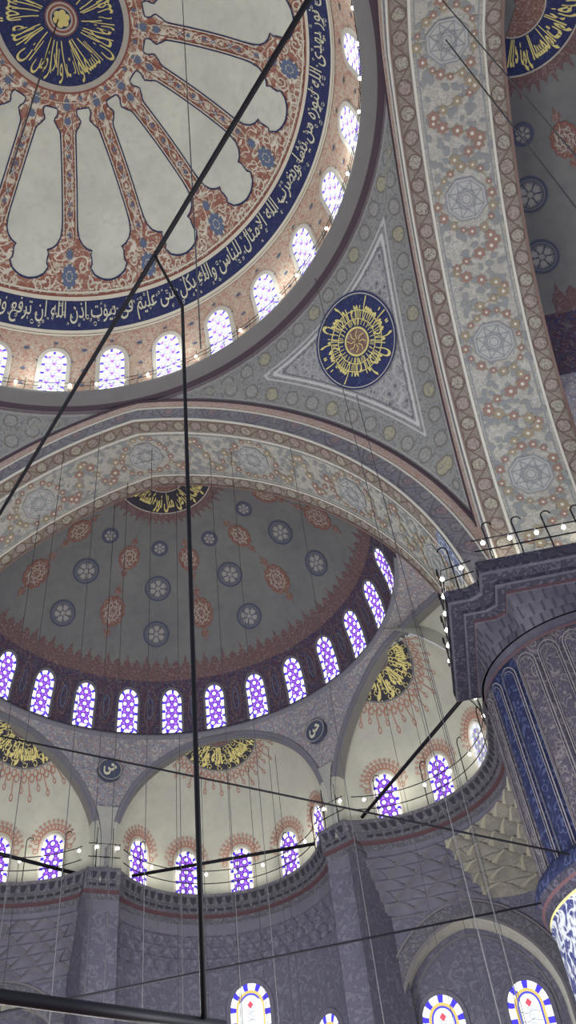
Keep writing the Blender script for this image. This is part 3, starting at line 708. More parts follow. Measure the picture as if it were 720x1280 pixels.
def semidome(sd, label, azr, winlist):
    T = side(sd)
    mb = MB(); A = lin(-90, 90, 145)
    z1 = 30.0
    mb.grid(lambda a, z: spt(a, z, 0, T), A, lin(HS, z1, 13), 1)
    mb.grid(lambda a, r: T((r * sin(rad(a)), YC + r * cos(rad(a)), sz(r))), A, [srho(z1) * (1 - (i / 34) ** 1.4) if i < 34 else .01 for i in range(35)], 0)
    # forward barrel to the arch
    sec = [(sg * srho(z), z) for sg in (1,) for z in lin(HS - 6.9, HS, 8)[:-1]]
    def fw(t, y):
        th = rad(t); return T((RS * cos(th), y, HS + RISE * sin(th)))
    mb.grid(fw, lin(0, 180, 61), [Y5, YC], 0, matfn=lambda i, j: 1 if (i < 7 or i > 52) else 0)
    for sg in (-1, 1):
        if sd == 'X':
            mb.grid(lambda y, z: T((sg * RS, y, z)), [Y5, YC + .02], [HC - .2, HS], 2)
            mb.grid(lambda x, z: T((sg * x, Y5, z)), [RS, 13.5], [HC - 8, HC, 23, HS], 2)
        mb.grid(lambda x, z: T((sg * (RS * sqrt(max(0, 1 - ((z - HS) / RISE) ** 2)) * (1 - x) + 13.5 * x), Y5, z)), [0, 1], lin(HS, HS + 3, 6), 2)
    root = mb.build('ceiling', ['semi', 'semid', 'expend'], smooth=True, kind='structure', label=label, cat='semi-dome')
    # springing cornice
    mb = MB(); pr = [(.0, 27.20), (-.12, 27.16), (-.14, 27.04), (-.05, 26.95), (.02, 26.92)]
    mb.grid(lambda a, i: T(((RS + pr[i][0]) * sin(rad(a)), YC + (RS + pr[i][0]) * cos(rad(a)), pr[i][1])), A, list(range(5)))
    mb.build('springing_moulding', 'archi', root, smooth=True)
    # red fringe with pointed finials
    mb = MB(); n = 56
    mb.grid(lambda a, z: spt(a, z, .02, T), A, [29.95, 30.1, 30.25, 30.45])
    for i in range(n):
        a0 = -90 + 180 * (i + .5) / n; w = .27
        f = lambda x, y: spt(a0 + deg(x / 8.8), 30.4 + y * .55, .025, T); H = 1.25 if i % 2 else .8
        mb.poly(f, [(-w, 0), (-w * 1.02, .22), (-w * .6, .36), (-w * .78, .5), (-w * .35, .62), (-w * .3, .72), (0, H), (w * .3, .72), (w * .35, .62), (w * .78, .5), (w * .6, .36), (w * 1.02, .22), (w, 0)])
    mb.build('fringe', 'fringe', root)
    # window-zone panels between windows
    mb = MB()
    for k in range(-6, 7):
        for sg in (.5,):
            a0 = (k + sg) * WAZ
            f = lambda x, y: spt(a0 + deg(x / 9.6), HS + .3 + y, .025, T)
            mb.ribbon(f, [(.26 * sin(t) * (1 + .2 * sin(2 * t)), 1.15 + .95 * cos(t)) for t in lin(0, 2 * pi, 17)[:-1]], .05, 0, True)
            mb.ribbon(f, [(.14 * sin(t), 1.15 + .55 * cos(t)) for t in lin(0, 2 * pi, 13)[:-1]], .04, 1, True)
    mb.build('panel_scrolls', ['fringe', 'blueflower'], root)
    # roundels and shamsas
    def roundel(a, r, R_):
        m = Motif(a, r, T); mb = MB()
        mb.poly(lambda x, y: m(x, y, .03), circ(R_, 24), 1)
        mb.ribbon(lambda x, y: m(x, y, .045), circ(R_ - .05, 24), .1, 0, True)
        mb.ribbon(lambda x, y: m(x, y, .045), circ(R_ * .74, 20), .04, 0, True)
        for j in range(6):
            t = j * pi / 3 + .5; cx, cy = R_ * .42 * cos(t), R_ * .42 * sin(t)
            mb.poly(lambda x, y: m(x, y, .04), [(cx + R_ * .2 * (1 + .25 * cos(5 * q)) * cos(q), cy + R_ * .2 * (1 + .25 * cos(5 * q)) * sin(q)) for q in [2 * pi * i / 15 for i in range(15)]], 2)
            t += pi / 6; mb.ribbon(lambda x, y: m(x, y, .05), [(R_ * .2 * cos(t), R_ * .2 * sin(t)), (R_ * .7 * cos(t), R_ * .7 * sin(t))], .045, 0)
        mb.poly(lambda x, y: m(x, y, .05), circ(R_ * .16, 8), 2)
        mb.build('painted_roundel', ['roundel', 'roundel_in', 'roundel_pet'], root)
    def shamsa(a, r, k=1.0):
        m = Motif(a, r, T); mb = MB()
        pts = [(.60 * k * (1 + .07 * cos(12 * t)) * sin(t), .80 * k * (1 + .07 * cos(12 * t)) * cos(t)) for t in lin(0, 2 * pi, 49)[:-1]]
        mb.poly(lambda x, y: m(x, y, .03), pts, 0); mb.ribbon(lambda x, y: m(x, y, .045), pts, .045, 1, True)
        for q in (.62, .34): mb.ribbon(lambda x, y: m(x, y, .05), [(x * q, y * q) for x, y in pts[::2]], .03, 2, True)
        for sg in (-1, 1):
            tip = [(-.05, .78), (-.05, .95), (-.22, 1.02), (-.17, 1.14), (-.2, 1.22), (-.08, 1.3), (0, 1.62), (.08, 1.3), (.2, 1.22), (.17, 1.14), (.22, 1.02), (.05, .95), (.05, .78)]
            mb.poly(lambda x, y: m(x, y, .03), [(x * k, sg * y * k) for x, y in tip], 0)
        for j in range(8):
            t = j * pi / 4; mb.ribbon(lambda x, y: m(x, y, .05), [(.12 * k * sin(t), .14 * k * cos(t)), (.3 * k * sin(t + .5), .38 * k * cos(t + .5)), (.5 * k * sin(t), .66 * k * cos(t))], .03, 2)
        mb.build('painted_shamsa', ['shamsa', 'redline', 'ring'], root)
    for a in (-90, -54, -18, 18, 54, 90):
        if abs(a) <= azr:
            roundel(a, 4.15, .42); roundel(a, 6.05, .66); roundel(a, 7.83, .66)
    for a in (-72, -36, 0, 36, 72):
        if abs(a) <= azr: shamsa(a, 4.8, .78); shamsa(a, 7.2, .95)
    # crown half medallion
    m = Motif(0, 0.001, T)
    def cm(t, r, h): return m(r * sin(t), -r * cos(t), h)
    tt = lin(-1.95, 1.95, 41)
    mb = MB(); mb.grid(lambda t, r: cm(t, r, .03), tt, [.01, .5, 1.0], 0); mb.grid(lambda t, r: cm(t, r, .035), tt, [1.0, 1.5, 2.0, 2.3], 1)
    mb.grid(lambda t, r: cm(t, r, .03), tt, [2.3, 2.62], 2)
    for i in range(34):
        t0 = -1.9 + 3.8 * i / 33; H = .3 if i % 2 else .5
        mb.poly(lambda x, y: cm(t0 + x / 2.7, 2.6 + y, .03), [(-.14, 0), (-.15, .12), (-.07, .2), (0, H + .12), (.07, .2), (.15, .12), (.14, 0)], 2)
    cr = mb.build('crown_medallion', ['shamsa', 'niche' if sd == 'Y' else 'navy', 'fringe'], root)
    mb = MB()
    for r0, r1 in ((.98, 1.03), (2.27, 2.33)): mb.grid(lambda t, r: cm(t, r, .05), tt, [r0, r1])
    mb.build('medallion_ring', 'ring', cr)
    for i in range(3):
        a0 = -1.75 + i * 1.18
        lettering(('الله نور السماوات', 'والارض مثل نوره', 'كمشكاة فيها مصباح')[2 - i], lambda x, y: cm(a0 + 1.16 * x, 2.24 - 1.18 * y, .055), 'gold', cr, 'calligraphy', .03)
    for k, lb in winlist:
        a0 = k * WAZ; f = lambda x, y, d: spt(a0 + deg(x / 9.75), HS + .12 + y, d, T)
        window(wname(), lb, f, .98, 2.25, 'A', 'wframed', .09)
    return root
order = {-6: 'leftmost', -5: 'at the left edge of the photo', 6: 'last on the right'}
ordn = ['first', 'second', 'third', 'fourth', 'fifth', 'sixth', 'seventh', 'eighth', 'ninth', 'tenth', 'eleventh', 'twelfth']
sw = []
for k in range(-5, 7):
    sw.append((k, 'violet arched window at the semi-dome foot, %s from the left in its row of twelve' % ordn[k + 5]))
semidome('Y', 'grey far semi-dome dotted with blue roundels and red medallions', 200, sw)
semidome('X', 'grey right-hand semi-dome at the top right corner, half its crown medallion showing', 200,
         [(6, 'pale grey lattice window at the right edge beside the great arch'), (5, 'second lattice window of the right-hand semi-dome, at the right edge')])

# ------------------------------------------------------------------ dome windows
place = ['first', 'second', 'third', 'fourth', 'fifth', 'sixth', 'seventh', 'eighth', 'ninth', 'tenth', 'eleventh']
for n_, i in enumerate(range(-1, 9)):
    a0 = -17.04 + i * 360 / 28
    f = lambda x, y, d, a0=a0: (lambda z: V(((drho(z) - d) * sin(rad(a0) + x / 11.75), (drho(z) - d) * cos(rad(a0) + x / 11.75), z)))(HB + .05 + y)
    window(wname(), 'bright arched window around the central dome, %s counting from the left edge' % place[n_], f, 1.14, 2.80, 'D', 'wframe', .17)

# ================================================================== EXEDRAE
def ex_frame(ac, T=side('Y')):
    ca, sa = cos(rad(ac)), sin(rad(ac))
    # local (x right, y outwards from semi-dome axis, z) -> world
    return lambda x, y, z: T((x * ca + y * sa, YC - x * sa + y * ca, z))
EZ, EB = 21.75, 5.35     # exedra springing and rise
def efx(F, psi, z, h=0.0, sg=0):
    n_ = 2 + 1.4 * min(1, max(0, psi * sg / 60)) if sg else 2
    k = 1 if z <= EZ else max(0, 1 - ((z - EZ) / EB) ** n_) ** (1 / n_)
    r = ER - h
    x, y = r * sin(rad(psi)), r * cos(rad(psi))
    if sg and psi * sg > 30:      # the side exedrae run straight on towards the great arch
        t = (psi * sg - 30) / 58 * 5.2
        bx, by = r * sin(rad(30)), r * cos(rad(30))
        # direction along the world axis towards the viewer, in local coordinates
        return F(sg * (bx * k + t * .866), EC + by * k - t * .5, z)
    return F(x * k, EC + y * k, z)
def Rarc(a):
    t = min(1, max(0, (abs(a) - 50) / 42)); return 10.0 + 1.7 * t * t * (3 - 2 * t)
AZI = 21.5
APAR = {-60: (-65, 32.3, 5.25), 0: (.7, 27.7, 5.25), 60: (65, 32.3, 5.25)}
def ea(ac, t, o, dep=0.0):
    c, ha, ri = APAR[ac]; a = c - (ha + deg(o / 10.3)) * cos(t); z = AZI + (ri + o) * sin(t); r = Rarc(a) + dep
    return V((r * sin(rad(a)), YC + r * cos(rad(a)), z))
def ezo(ac, a, o):
    c, ha, ri = APAR[ac]; u = (a - c) / (ha + deg(o / 10.3)); return AZI + (ri + o) * sqrt(1 - u * u) if abs(u) < 1 else None
names = {-60: 'left', 0: 'middle', 60: 'right'}
for ac in (-60, 0, 60):
    F = ex_frame(ac); nm = names[ac]
    sgn_ = 1 if ac > 0 else (-1 if ac < 0 else 0)
    mb = MB(); ps = lin(-88, 88, 133)
    mb.grid(lambda p, z: efx(F, p, z, 0, sgn_), ps, [HC - .5, 21, EZ], 0)
    mb.grid(lambda p, q: efx(F, p, EZ + EB * sin(rad(q)) * .9999), [p for p in ps if not sgn_ or p * sgn_ <= 30.1], lin(0, 90, 40), 0)
    # only the part behind the arch belongs to the half-dome
    keep = []
    for q_, f_ in enumerate(mb.f):
        c_ = sum((V(mb.v[v_]) for v_ in f_), V()) / len(f_); az_ = deg(atan2(c_.x, c_.y - YC)); zz_ = ezo(ac, az_, 0)
        if hypot(c_.x, c_.y - YC) > Rarc(az_) + .12 or (c_.z < EZ and hypot(c_.x, c_.y - YC) > Rarc(az_) - .25): keep.append(q_)
    mb.f = [mb.f[q_] for q_ in keep]; mb.m = [mb.m[q_] for q_ in keep]; mb.uv = [mb.uv[q_] for q_ in keep]
    if sgn_:   # vault between the straight flank and the arch curve
        def flank(p, q):
            b = efx(F, sgn_ * p, EZ, 0, sgn_); t = (p - 30) / 58; az_ = 65.5 + 31.5 * t
            zt = (ezo(ac, sgn_ * az_, .1) or AZI) + .1; r_ = Rarc(az_) + .3
            e = V((sgn_ * r_ * sin(rad(az_)), YC + r_ * cos(rad(az_)), zt)); c_, s_ = 1 - cos(rad(q)), sin(rad(q))
            if sgn_ * b.x < sgn_ * e.x: e.x = b.x
            return V((b.x + (e.x - b.x) * c_, b.y + (e.y - b.y) * c_, EZ + max(0, zt - EZ) * s_))
        mb.grid(flank, lin(30, 88, 24), lin(0, 90, 16), 0)
        def riser(k, q):
            a_ = flank(30, q); b_ = efx(F, sgn_ * 29.9, min(a_.z, EZ + EB * .97)); return a_.lerp(b_, k)
        mb.grid(riser, lin(0, 1, 4), lin(0, 90, 16), 0)
    # short barrel in front of the centre line up to the arch plane is covered by the archivolt
    root = mb.build('ceiling', 'exdome', smooth=True, kind='structure', label='cream half-dome of the %s exedra below the semi-dome windows' % nm, cat='half-dome')
    # red scroll fringe around windows + crown medallion
    mb = MB()
    for p in {-60: (29.5, 57.5, 0), 0: (-59.5, -29.5, 1.2, 31.8, 61.5), 60: (-58.5, -28.5, 2.5)}[ac]:
        for q in range(-7, 8):
            t = q * .215; R_ = .78; cx, cy = R_ * sin(t) * 1.0, 1.55 + R_ * cos(t) * 1.05
            if abs(q) == 7: cy -= .25
            f = lambda x, y: efx(F, p + deg(x / ER), HC + .25 + y, .03)
            mb.ribbon(f, [(cx + .11 * cos(j * .9 + q), cy + .12 * sin(j * .9 + q)) for j in range(7)], .045, 0, True)
            ox, oy = 1.03 * sin(t), 1.55 + 1.08 * cos(t)
            mb.ribbon(f, [(cx, cy), ((cx + ox) / 2 + .05, (cy + oy) / 2), (ox, oy)], .03, 0)
            mb.ribbon(f, circ(.06, 6, ox, oy), .03, 0, True)
        mb.ribbon(f, [(.66 * sin(t), 1.5 + .72 * cos(t)) for t in lin(-1.7, 1.7, 20)], .04, 0)
    mb.build('window_scrolls', 'exred', root)
    ctr = F(0, ECH + .1, EZ + EB * .985)
    def exm(t, r, h):
        # around the crown, measured on the half-dome
        x = r * sin(t) - 1.05 * sgn_; y = Rarc(ac) - .38 - (.1 if sgn_ else 0) + r * cos(t)
        az_ = ac + deg(atan2(x, y)); lim = Rarc(az_) + .16
        if hypot(x, y) < lim: q_ = lim / hypot(x, y); x *= q_; y *= q_
        d = hypot(x, y - EC); z = EZ + EB * sqrt(max(0, 1 - (d / ER) ** 2)); return F(x, y, z - h)
    tt = lin(-pi / 2 + .02, pi / 2 - .02, 31)
    mb = MB(); mb.grid(lambda t, r: exm(t, r, .03), tt, [.02, .2, .4, .6, .75], 2); mb.grid(lambda t, r: exm(t, r, .03), tt, [.75, 1, 1.2, 1.4, 1.6, 1.8], 1)
    cm_ = mb.build('crown_medallion', ['exdome', 'niche', 'fringe'], root)
    mb = MB()
    mb.grid(lambda t, r: exm(t, r, .05), tt, [1.77, 1.83], 1); mb.grid(lambda t, r: exm(t, r, .05), tt, [.74, .78], 1)
    for i in range(19):
        t0 = -1.45 + 2.9 * i / 18
        for q in range(2): mb.ribbon(lambda x, y: exm(t0 + (x + (q - .5) * .17) / 2.2, 1.97 + q * .12 + y, .045), [(.11 * cos(j * .9 + i), .11 * sin(j * .9 + i)) for j in range(7)], .04, 0, True)
        L_ = .16 if i % 2 else .34
        mb.ribbon(lambda x, y: exm(t0 + x / 2.3, 1.87 + y, .045), [(0, 0), (.07, .16), (-.07, .24), (0, .3 + L_)], .04, 0)
        mb.ribbon(lambda x, y: exm(t0 + x / 2.4, 2.22 + L_ + y, .045), circ(.07, 6), .035, 0, True)
    mb.build('red_fringe', ['exred', 'cornice'], cm_)
    for i in range(2):
        lettering(('نور السماوات', 'الله والارض')[1 - i], lambda x, y: exm(-1.45 + 1.5 * i + 1.4 * x, 1.76 - .98 * y, .06), 'gold', cm_, 'calligraphy', .045)
    mb = MB()
    for i in range(44):
        t0 = -1.5 + 3.0 * i / 43; r0 = (.9, 1.2, 1.5, 1.68)[i % 4]
        mb.ribbon(lambda x, y: exm(t0 + x / r0, r0 + y, .045), [((.13 - .012 * j) * cos(j * .9 + i), (.13 - .012 * j) * sin(j * .9 + i)) for j in range(8)], .03)
    mb.build('gold_scrolls', 'gold', cm_)
    # archivolt
    mb = MB(); ta = lin(0, pi, 57)
    for (o0, d0, o1, d1, mi) in ((0, .45, 0, 0, 1), (0, 0, .12, 0, 0), (.12, 0, .12, -.08, 0), (.12, -.08, .30, -.08, 0), (.30, -.08, .34, .03, 0)):
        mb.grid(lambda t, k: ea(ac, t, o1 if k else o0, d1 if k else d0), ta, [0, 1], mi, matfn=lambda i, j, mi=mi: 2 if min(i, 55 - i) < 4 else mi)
        for t0 in (0, pi):
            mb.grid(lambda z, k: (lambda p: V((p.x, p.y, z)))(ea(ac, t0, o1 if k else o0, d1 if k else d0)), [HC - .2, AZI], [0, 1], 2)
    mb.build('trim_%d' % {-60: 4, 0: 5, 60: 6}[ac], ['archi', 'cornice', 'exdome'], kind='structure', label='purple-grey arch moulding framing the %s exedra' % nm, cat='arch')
    mb = MB()
    lo_, hi_ = {-60: (-95, -30), 0: (-30, 30), 60: (30, 95)}[ac]
    def sp(a, t):
        zl = ezo(ac, a, .32) or HC - .2
        rl_ = Rarc(a); ru = RS - .02 if abs(a) <= 90 else (RS - .02) / abs(sin(rad(a)))
        r = rl_ + (ru - rl_) * t ** 1.2; z = zl + (26.95 - zl) * t
        return V((r * sin(rad(a)), YC + r * cos(rad(a)), z))
    mb.grid(sp, lin(lo_, hi_, 71), lin(0, 1, 10), 0, matfn=lambda i, j: 0)
    pb = mb.build('ceiling', ['expend', 'exdome'], smooth=True, kind='structure', label='painted spandrels over the %s exedra arch' % nm, cat='pendentive')
    mb = MB(); L2_ = lin(APAR[ac][0] - 26, APAR[ac][0] + 26, 50)
    def spl(a, k):
        z = (ezo(ac, a, .32) or 22) + .12 + .07 * k; zl = ezo(ac, a, .32) or 22; t = min(1, (z - zl) / max(.3, 26.95 - zl))
        return sp(a, t) + V((-sin(rad(a)), -cos(rad(a)), 0)) * .03
    mb.grid(spl, [a for a in L2_ if (ezo(ac, a, .32) or 22) < 26.6], [0, 1]) if False else None
    # windows
    for p in {-60: (29.5, 57.5), 0: (-59.5, -29.5, 1.2, 31.8, 61.5), 60: (-58.5, -28.5, 2.5)}[ac]:
        st = 'E' if (ac == 60 and p == 2.5) else 'A'
        f = lambda x, y, d: efx(F, p + deg(x / ER), HC + .05 + y, d)
        kk = {-60: {29.5: 'sliver of a violet window of the left exedra at the photo edge', 57.5: 'violet window of the left exedra, whole, left of the light pier foot'},
              0: {-59.5: 'leftmost violet window of the middle exedra beside the light pier foot', -29.5: 'second violet window of the middle exedra, crossed by the hanging cable', 1.2: 'central violet window of the middle exedra above the cornice', 31.8: 'fourth violet window of the middle exedra', 61.5: 'narrow foreshortened window at the right end of the middle exedra'},
              60: {-58.5: 'violet window of the right exedra crossed by the slanting tie rod', -28.5: 'violet window of the right exedra, second from its left end', 2.5: 'pale clear-glass window of the right exedra beside the pier'}}[ac][p]
        window(wname(), kk, f, 1.05, 2.2, st, 'wframe', .07)
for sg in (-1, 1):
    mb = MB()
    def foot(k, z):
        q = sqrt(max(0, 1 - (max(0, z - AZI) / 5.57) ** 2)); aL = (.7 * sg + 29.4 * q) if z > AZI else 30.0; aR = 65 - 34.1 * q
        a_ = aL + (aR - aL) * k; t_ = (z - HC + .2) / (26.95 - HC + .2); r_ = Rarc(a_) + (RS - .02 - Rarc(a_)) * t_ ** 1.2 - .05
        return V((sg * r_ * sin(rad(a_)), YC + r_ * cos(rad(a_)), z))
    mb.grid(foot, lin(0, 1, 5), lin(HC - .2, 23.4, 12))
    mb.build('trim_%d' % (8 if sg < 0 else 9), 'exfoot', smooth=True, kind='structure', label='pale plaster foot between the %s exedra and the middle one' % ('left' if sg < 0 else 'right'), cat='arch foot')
# painted discs on the feet between exedrae
for a, lb in ((-30, 'blue painted disc between left and middle exedra arches'), (30, 'blue painted disc with white lettering between middle and right exedra arches')):
    c = V((9.72 * sin(rad(a)), YC + 9.72 * cos(rad(a)), 25.15)); tx = V((cos(rad(a)), -sin(rad(a)), 0)); nn = V((-sin(rad(a)), -cos(rad(a)), 0)); uz = V((0, 0, 1))
    D = lambda x, y, h=.12: c + tx * x + uz * y + nn * h
    mb = MB(); mb.poly(D, circ(.56, 24), 0)
    mb.grid(lambda t, h: D(.56 * cos(t), .56 * sin(t), h), lin(0, 2 * pi, 25), [-.1, .12], 0)
    mb.ribbon(lambda x, y: D(x, y, .13), circ(.52, 24), .035, 1, True)
    o = mb.build('painted_disc', ['roundel', 'ring'], label=lb, cat='painted disc', kind='structure')
    lettering('حى', lambda x, y: D(-.3 + .6 * x, -.32 + .62 * y, .135), 'cream_letter', o, 'lettering', .03)

# ================================================================== CORNICE + LOWER WALLS
def circW(d, r):
    q = r * r - (EC * sin(rad(d))) ** 2
    return EC * cos(rad(d)) + (sqrt(q) if q > 0 else 0)
def W(a, off):
    """plan distance from the semi-dome axis of the exedra wall moved inwards by off"""
    best = 1e9
    for n in (-30, 30):
        if abs(a - n) < 4.4 - off * .2: best = 9.8 + (.55 - off)
    if best < 1e8: return best
    ac = -60 if a < -30 else (0 if a < 30 else 60)
    if abs(a) > 70.9: return (12.19 - off) / abs(sin(rad(a)))
    d = a - ac
    if abs(d) > 30: d = 30 * (1 if d > 0 else -1)
    return circW(d, ER + .02 - off)
AA = sorted(set([round(x, 3) for x in lin(-94.4, 94.4, 379)] + [n + s * q for n in (-30, 30) for s in (-1, 1) for q in (4.28, 4.30, 4.38, 4.42)]))
cp = [(.0, 20.52, 0), (.55, 20.52, 0), (.56, 20.40, 0), (.50, 20.36, 1), (.34, 20.08, 1), (.36, 20.02, 0), (.30, 19.98, 0), (.30, 19.80, 0), (.20, 19.74, 0), (.18, 19.66, 2), (.10, 19.60, 2), (.10, 19.45, 0), (0, 19.38, 0)]
mb = MB()
def cpt(a, i): r = W(a, cp[i][0]); return V((r * sin(rad(a)), YC + r * cos(rad(a)), cp[i][1]))
mb.grid(cpt, AA, list(range(len(cp))), matfn=lambda i, j: {0: 0, 1: 1, 2: 2}[cp[j + 1][2]])
corn = mb.build('trim_7', ['cornd', 'cornd', 'redtrim'], kind='structure', label='dark carved cornice running under the three exedrae', cat='cornice')
mb = MB(); mb2 = MB()
a = -93.0
def cornp(a, o, z): r = W(a, o); return V((r * sin(rad(a)), YC + r * cos(rad(a)), z))
while a < 93:
    st = .42; d1 = deg(st / W(a, .4)) * 1.0
    # arc-length step along the real plan curve
    p = cornp(a, .5, 0); q = cornp(a + .2, .5, 0); ds = (q - p).length / .2; da = min(3, .40 / max(ds, .05))
    if (cornp(a + da, .5, 0) - p).length < .6:
        b0, b1 = a + da * .14, a + da * .86
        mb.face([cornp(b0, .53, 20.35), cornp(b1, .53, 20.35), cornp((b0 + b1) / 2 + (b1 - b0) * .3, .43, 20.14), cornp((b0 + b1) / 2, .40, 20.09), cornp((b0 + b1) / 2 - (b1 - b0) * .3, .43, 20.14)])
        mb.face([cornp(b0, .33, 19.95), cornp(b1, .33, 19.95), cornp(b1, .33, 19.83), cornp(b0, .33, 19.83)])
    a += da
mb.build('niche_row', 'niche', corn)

# lower walls of the middle exedra and the two wings (with square corner below muqarnas)
WX, WY = 13.3, 26.8
def Wq(a):
    if abs(a) < 25.6: return W(a, 0)
    if abs(abs(a) - 30) <= 4.42: return W(a, 0)
    c = (WY - YC) / max(.01, cos(rad(a))); s_ = WX / abs(sin(rad(a)))
    return max(W(a, 0), min(c, s_))
def low(a, z, s): r = W(a, 0) * (1 - s) + Wq(a) * s; return V((r * sin(rad(a)), YC + r * cos(rad(a)), z))
for rng, nm, lb in (((-25.6, 25.6), 'wall_front', 'dark curved wall with painted arabesques below the middle exedra'),):
    mb = MB(); A = [a for a in AA if rng[0] - 9 < a < rng[1] + 9 or abs(a) < 34.5]
    mb.grid(lambda a, z: V((W(a, 0) * sin(rad(a)), YC + W(a, 0) * cos(rad(a)), z)), A, [19.4, 18.9, 0], matfn=lambda i, j: 1 if j == 0 else 0)
    wf = mb.build(nm, ['wall', 'wallplain'], kind='structure', label=lb, cat='wall')
    # muqarnas-like rows of hanging niches under the cornice
def muq(mb, a0, a1, z0, z1, tiers, sfn, cell, dep, rim=True):
    dzt = (z0 - z1) / tiers
    for j in range(tiers):
        zt = z0 - j * dzt; r0 = W((a0 + a1) / 2, 0); n = max(2, int(rad(a1 - a0) * 12 / cell)); off = .5 if j % 2 else 0
        for i in range(n + 1):
            b0 = a0 + (a1 - a0) * (i - off) / n; b1 = a0 + (a1 - a0) * (i + 1 - off) / n
            b0 = max(a0, b0); b1 = min(a1, b1)
            if b1 - b0 < .2: continue
            us = lin(-1, 1, 9); vs = lin(0, 1, 7)
            def P(u, v):
                a = b0 + (b1 - b0) * (u + 1) / 2
                top = 1 - abs(u) ** 1.6 * .75
                inn = v < top
                g = (v / top) if inn else 1
                # curved hood: leans forward as it rises
                lean = g ** 2.2
                s = sfn(j + (1 - lean) if inn else j, tiers)
                p = low(a, zt - dzt * (1 - v), s)
                hol = dep * (1 - lean) * (1 - u * u) if inn else 0
                n_ = V((p.x, p.y - YC, 0)).normalized(); return p + n_ * (hol - dep)
            mb.grid(P, us, vs, 0)
            if rim:
                pts_ = [(u, max(0, 1 - abs(u) ** 1.6 * .75)) for u in lin(-1, 1, 13)]
                for q in range(12):
                    A_, B_ = [P(pt[0], min(1, pt[1] + .001)) for pt in (pts_[q], pts_[q + 1])]
                    A2, B2 = [P(pt[0] * .92, max(0, pt[1] - .10)) for pt in (pts_[q], pts_[q + 1])]
                    n_ = V((-A_.x, YC - A_.y, 0)).normalized() * .05
                    mb.face([A_ + n_, B_ + n_, B2 * .5 + B_ * .5 + n_, A2 * .5 + A_ * .5 + n_], 1)
mb = MB(); muq(mb, -25.2, 25.2, 18.75, 17.35, 3, lambda q, t: 0.0, .55, .14)
mb.build('muqarnas_band', ['wall', 'cornd'], wf)
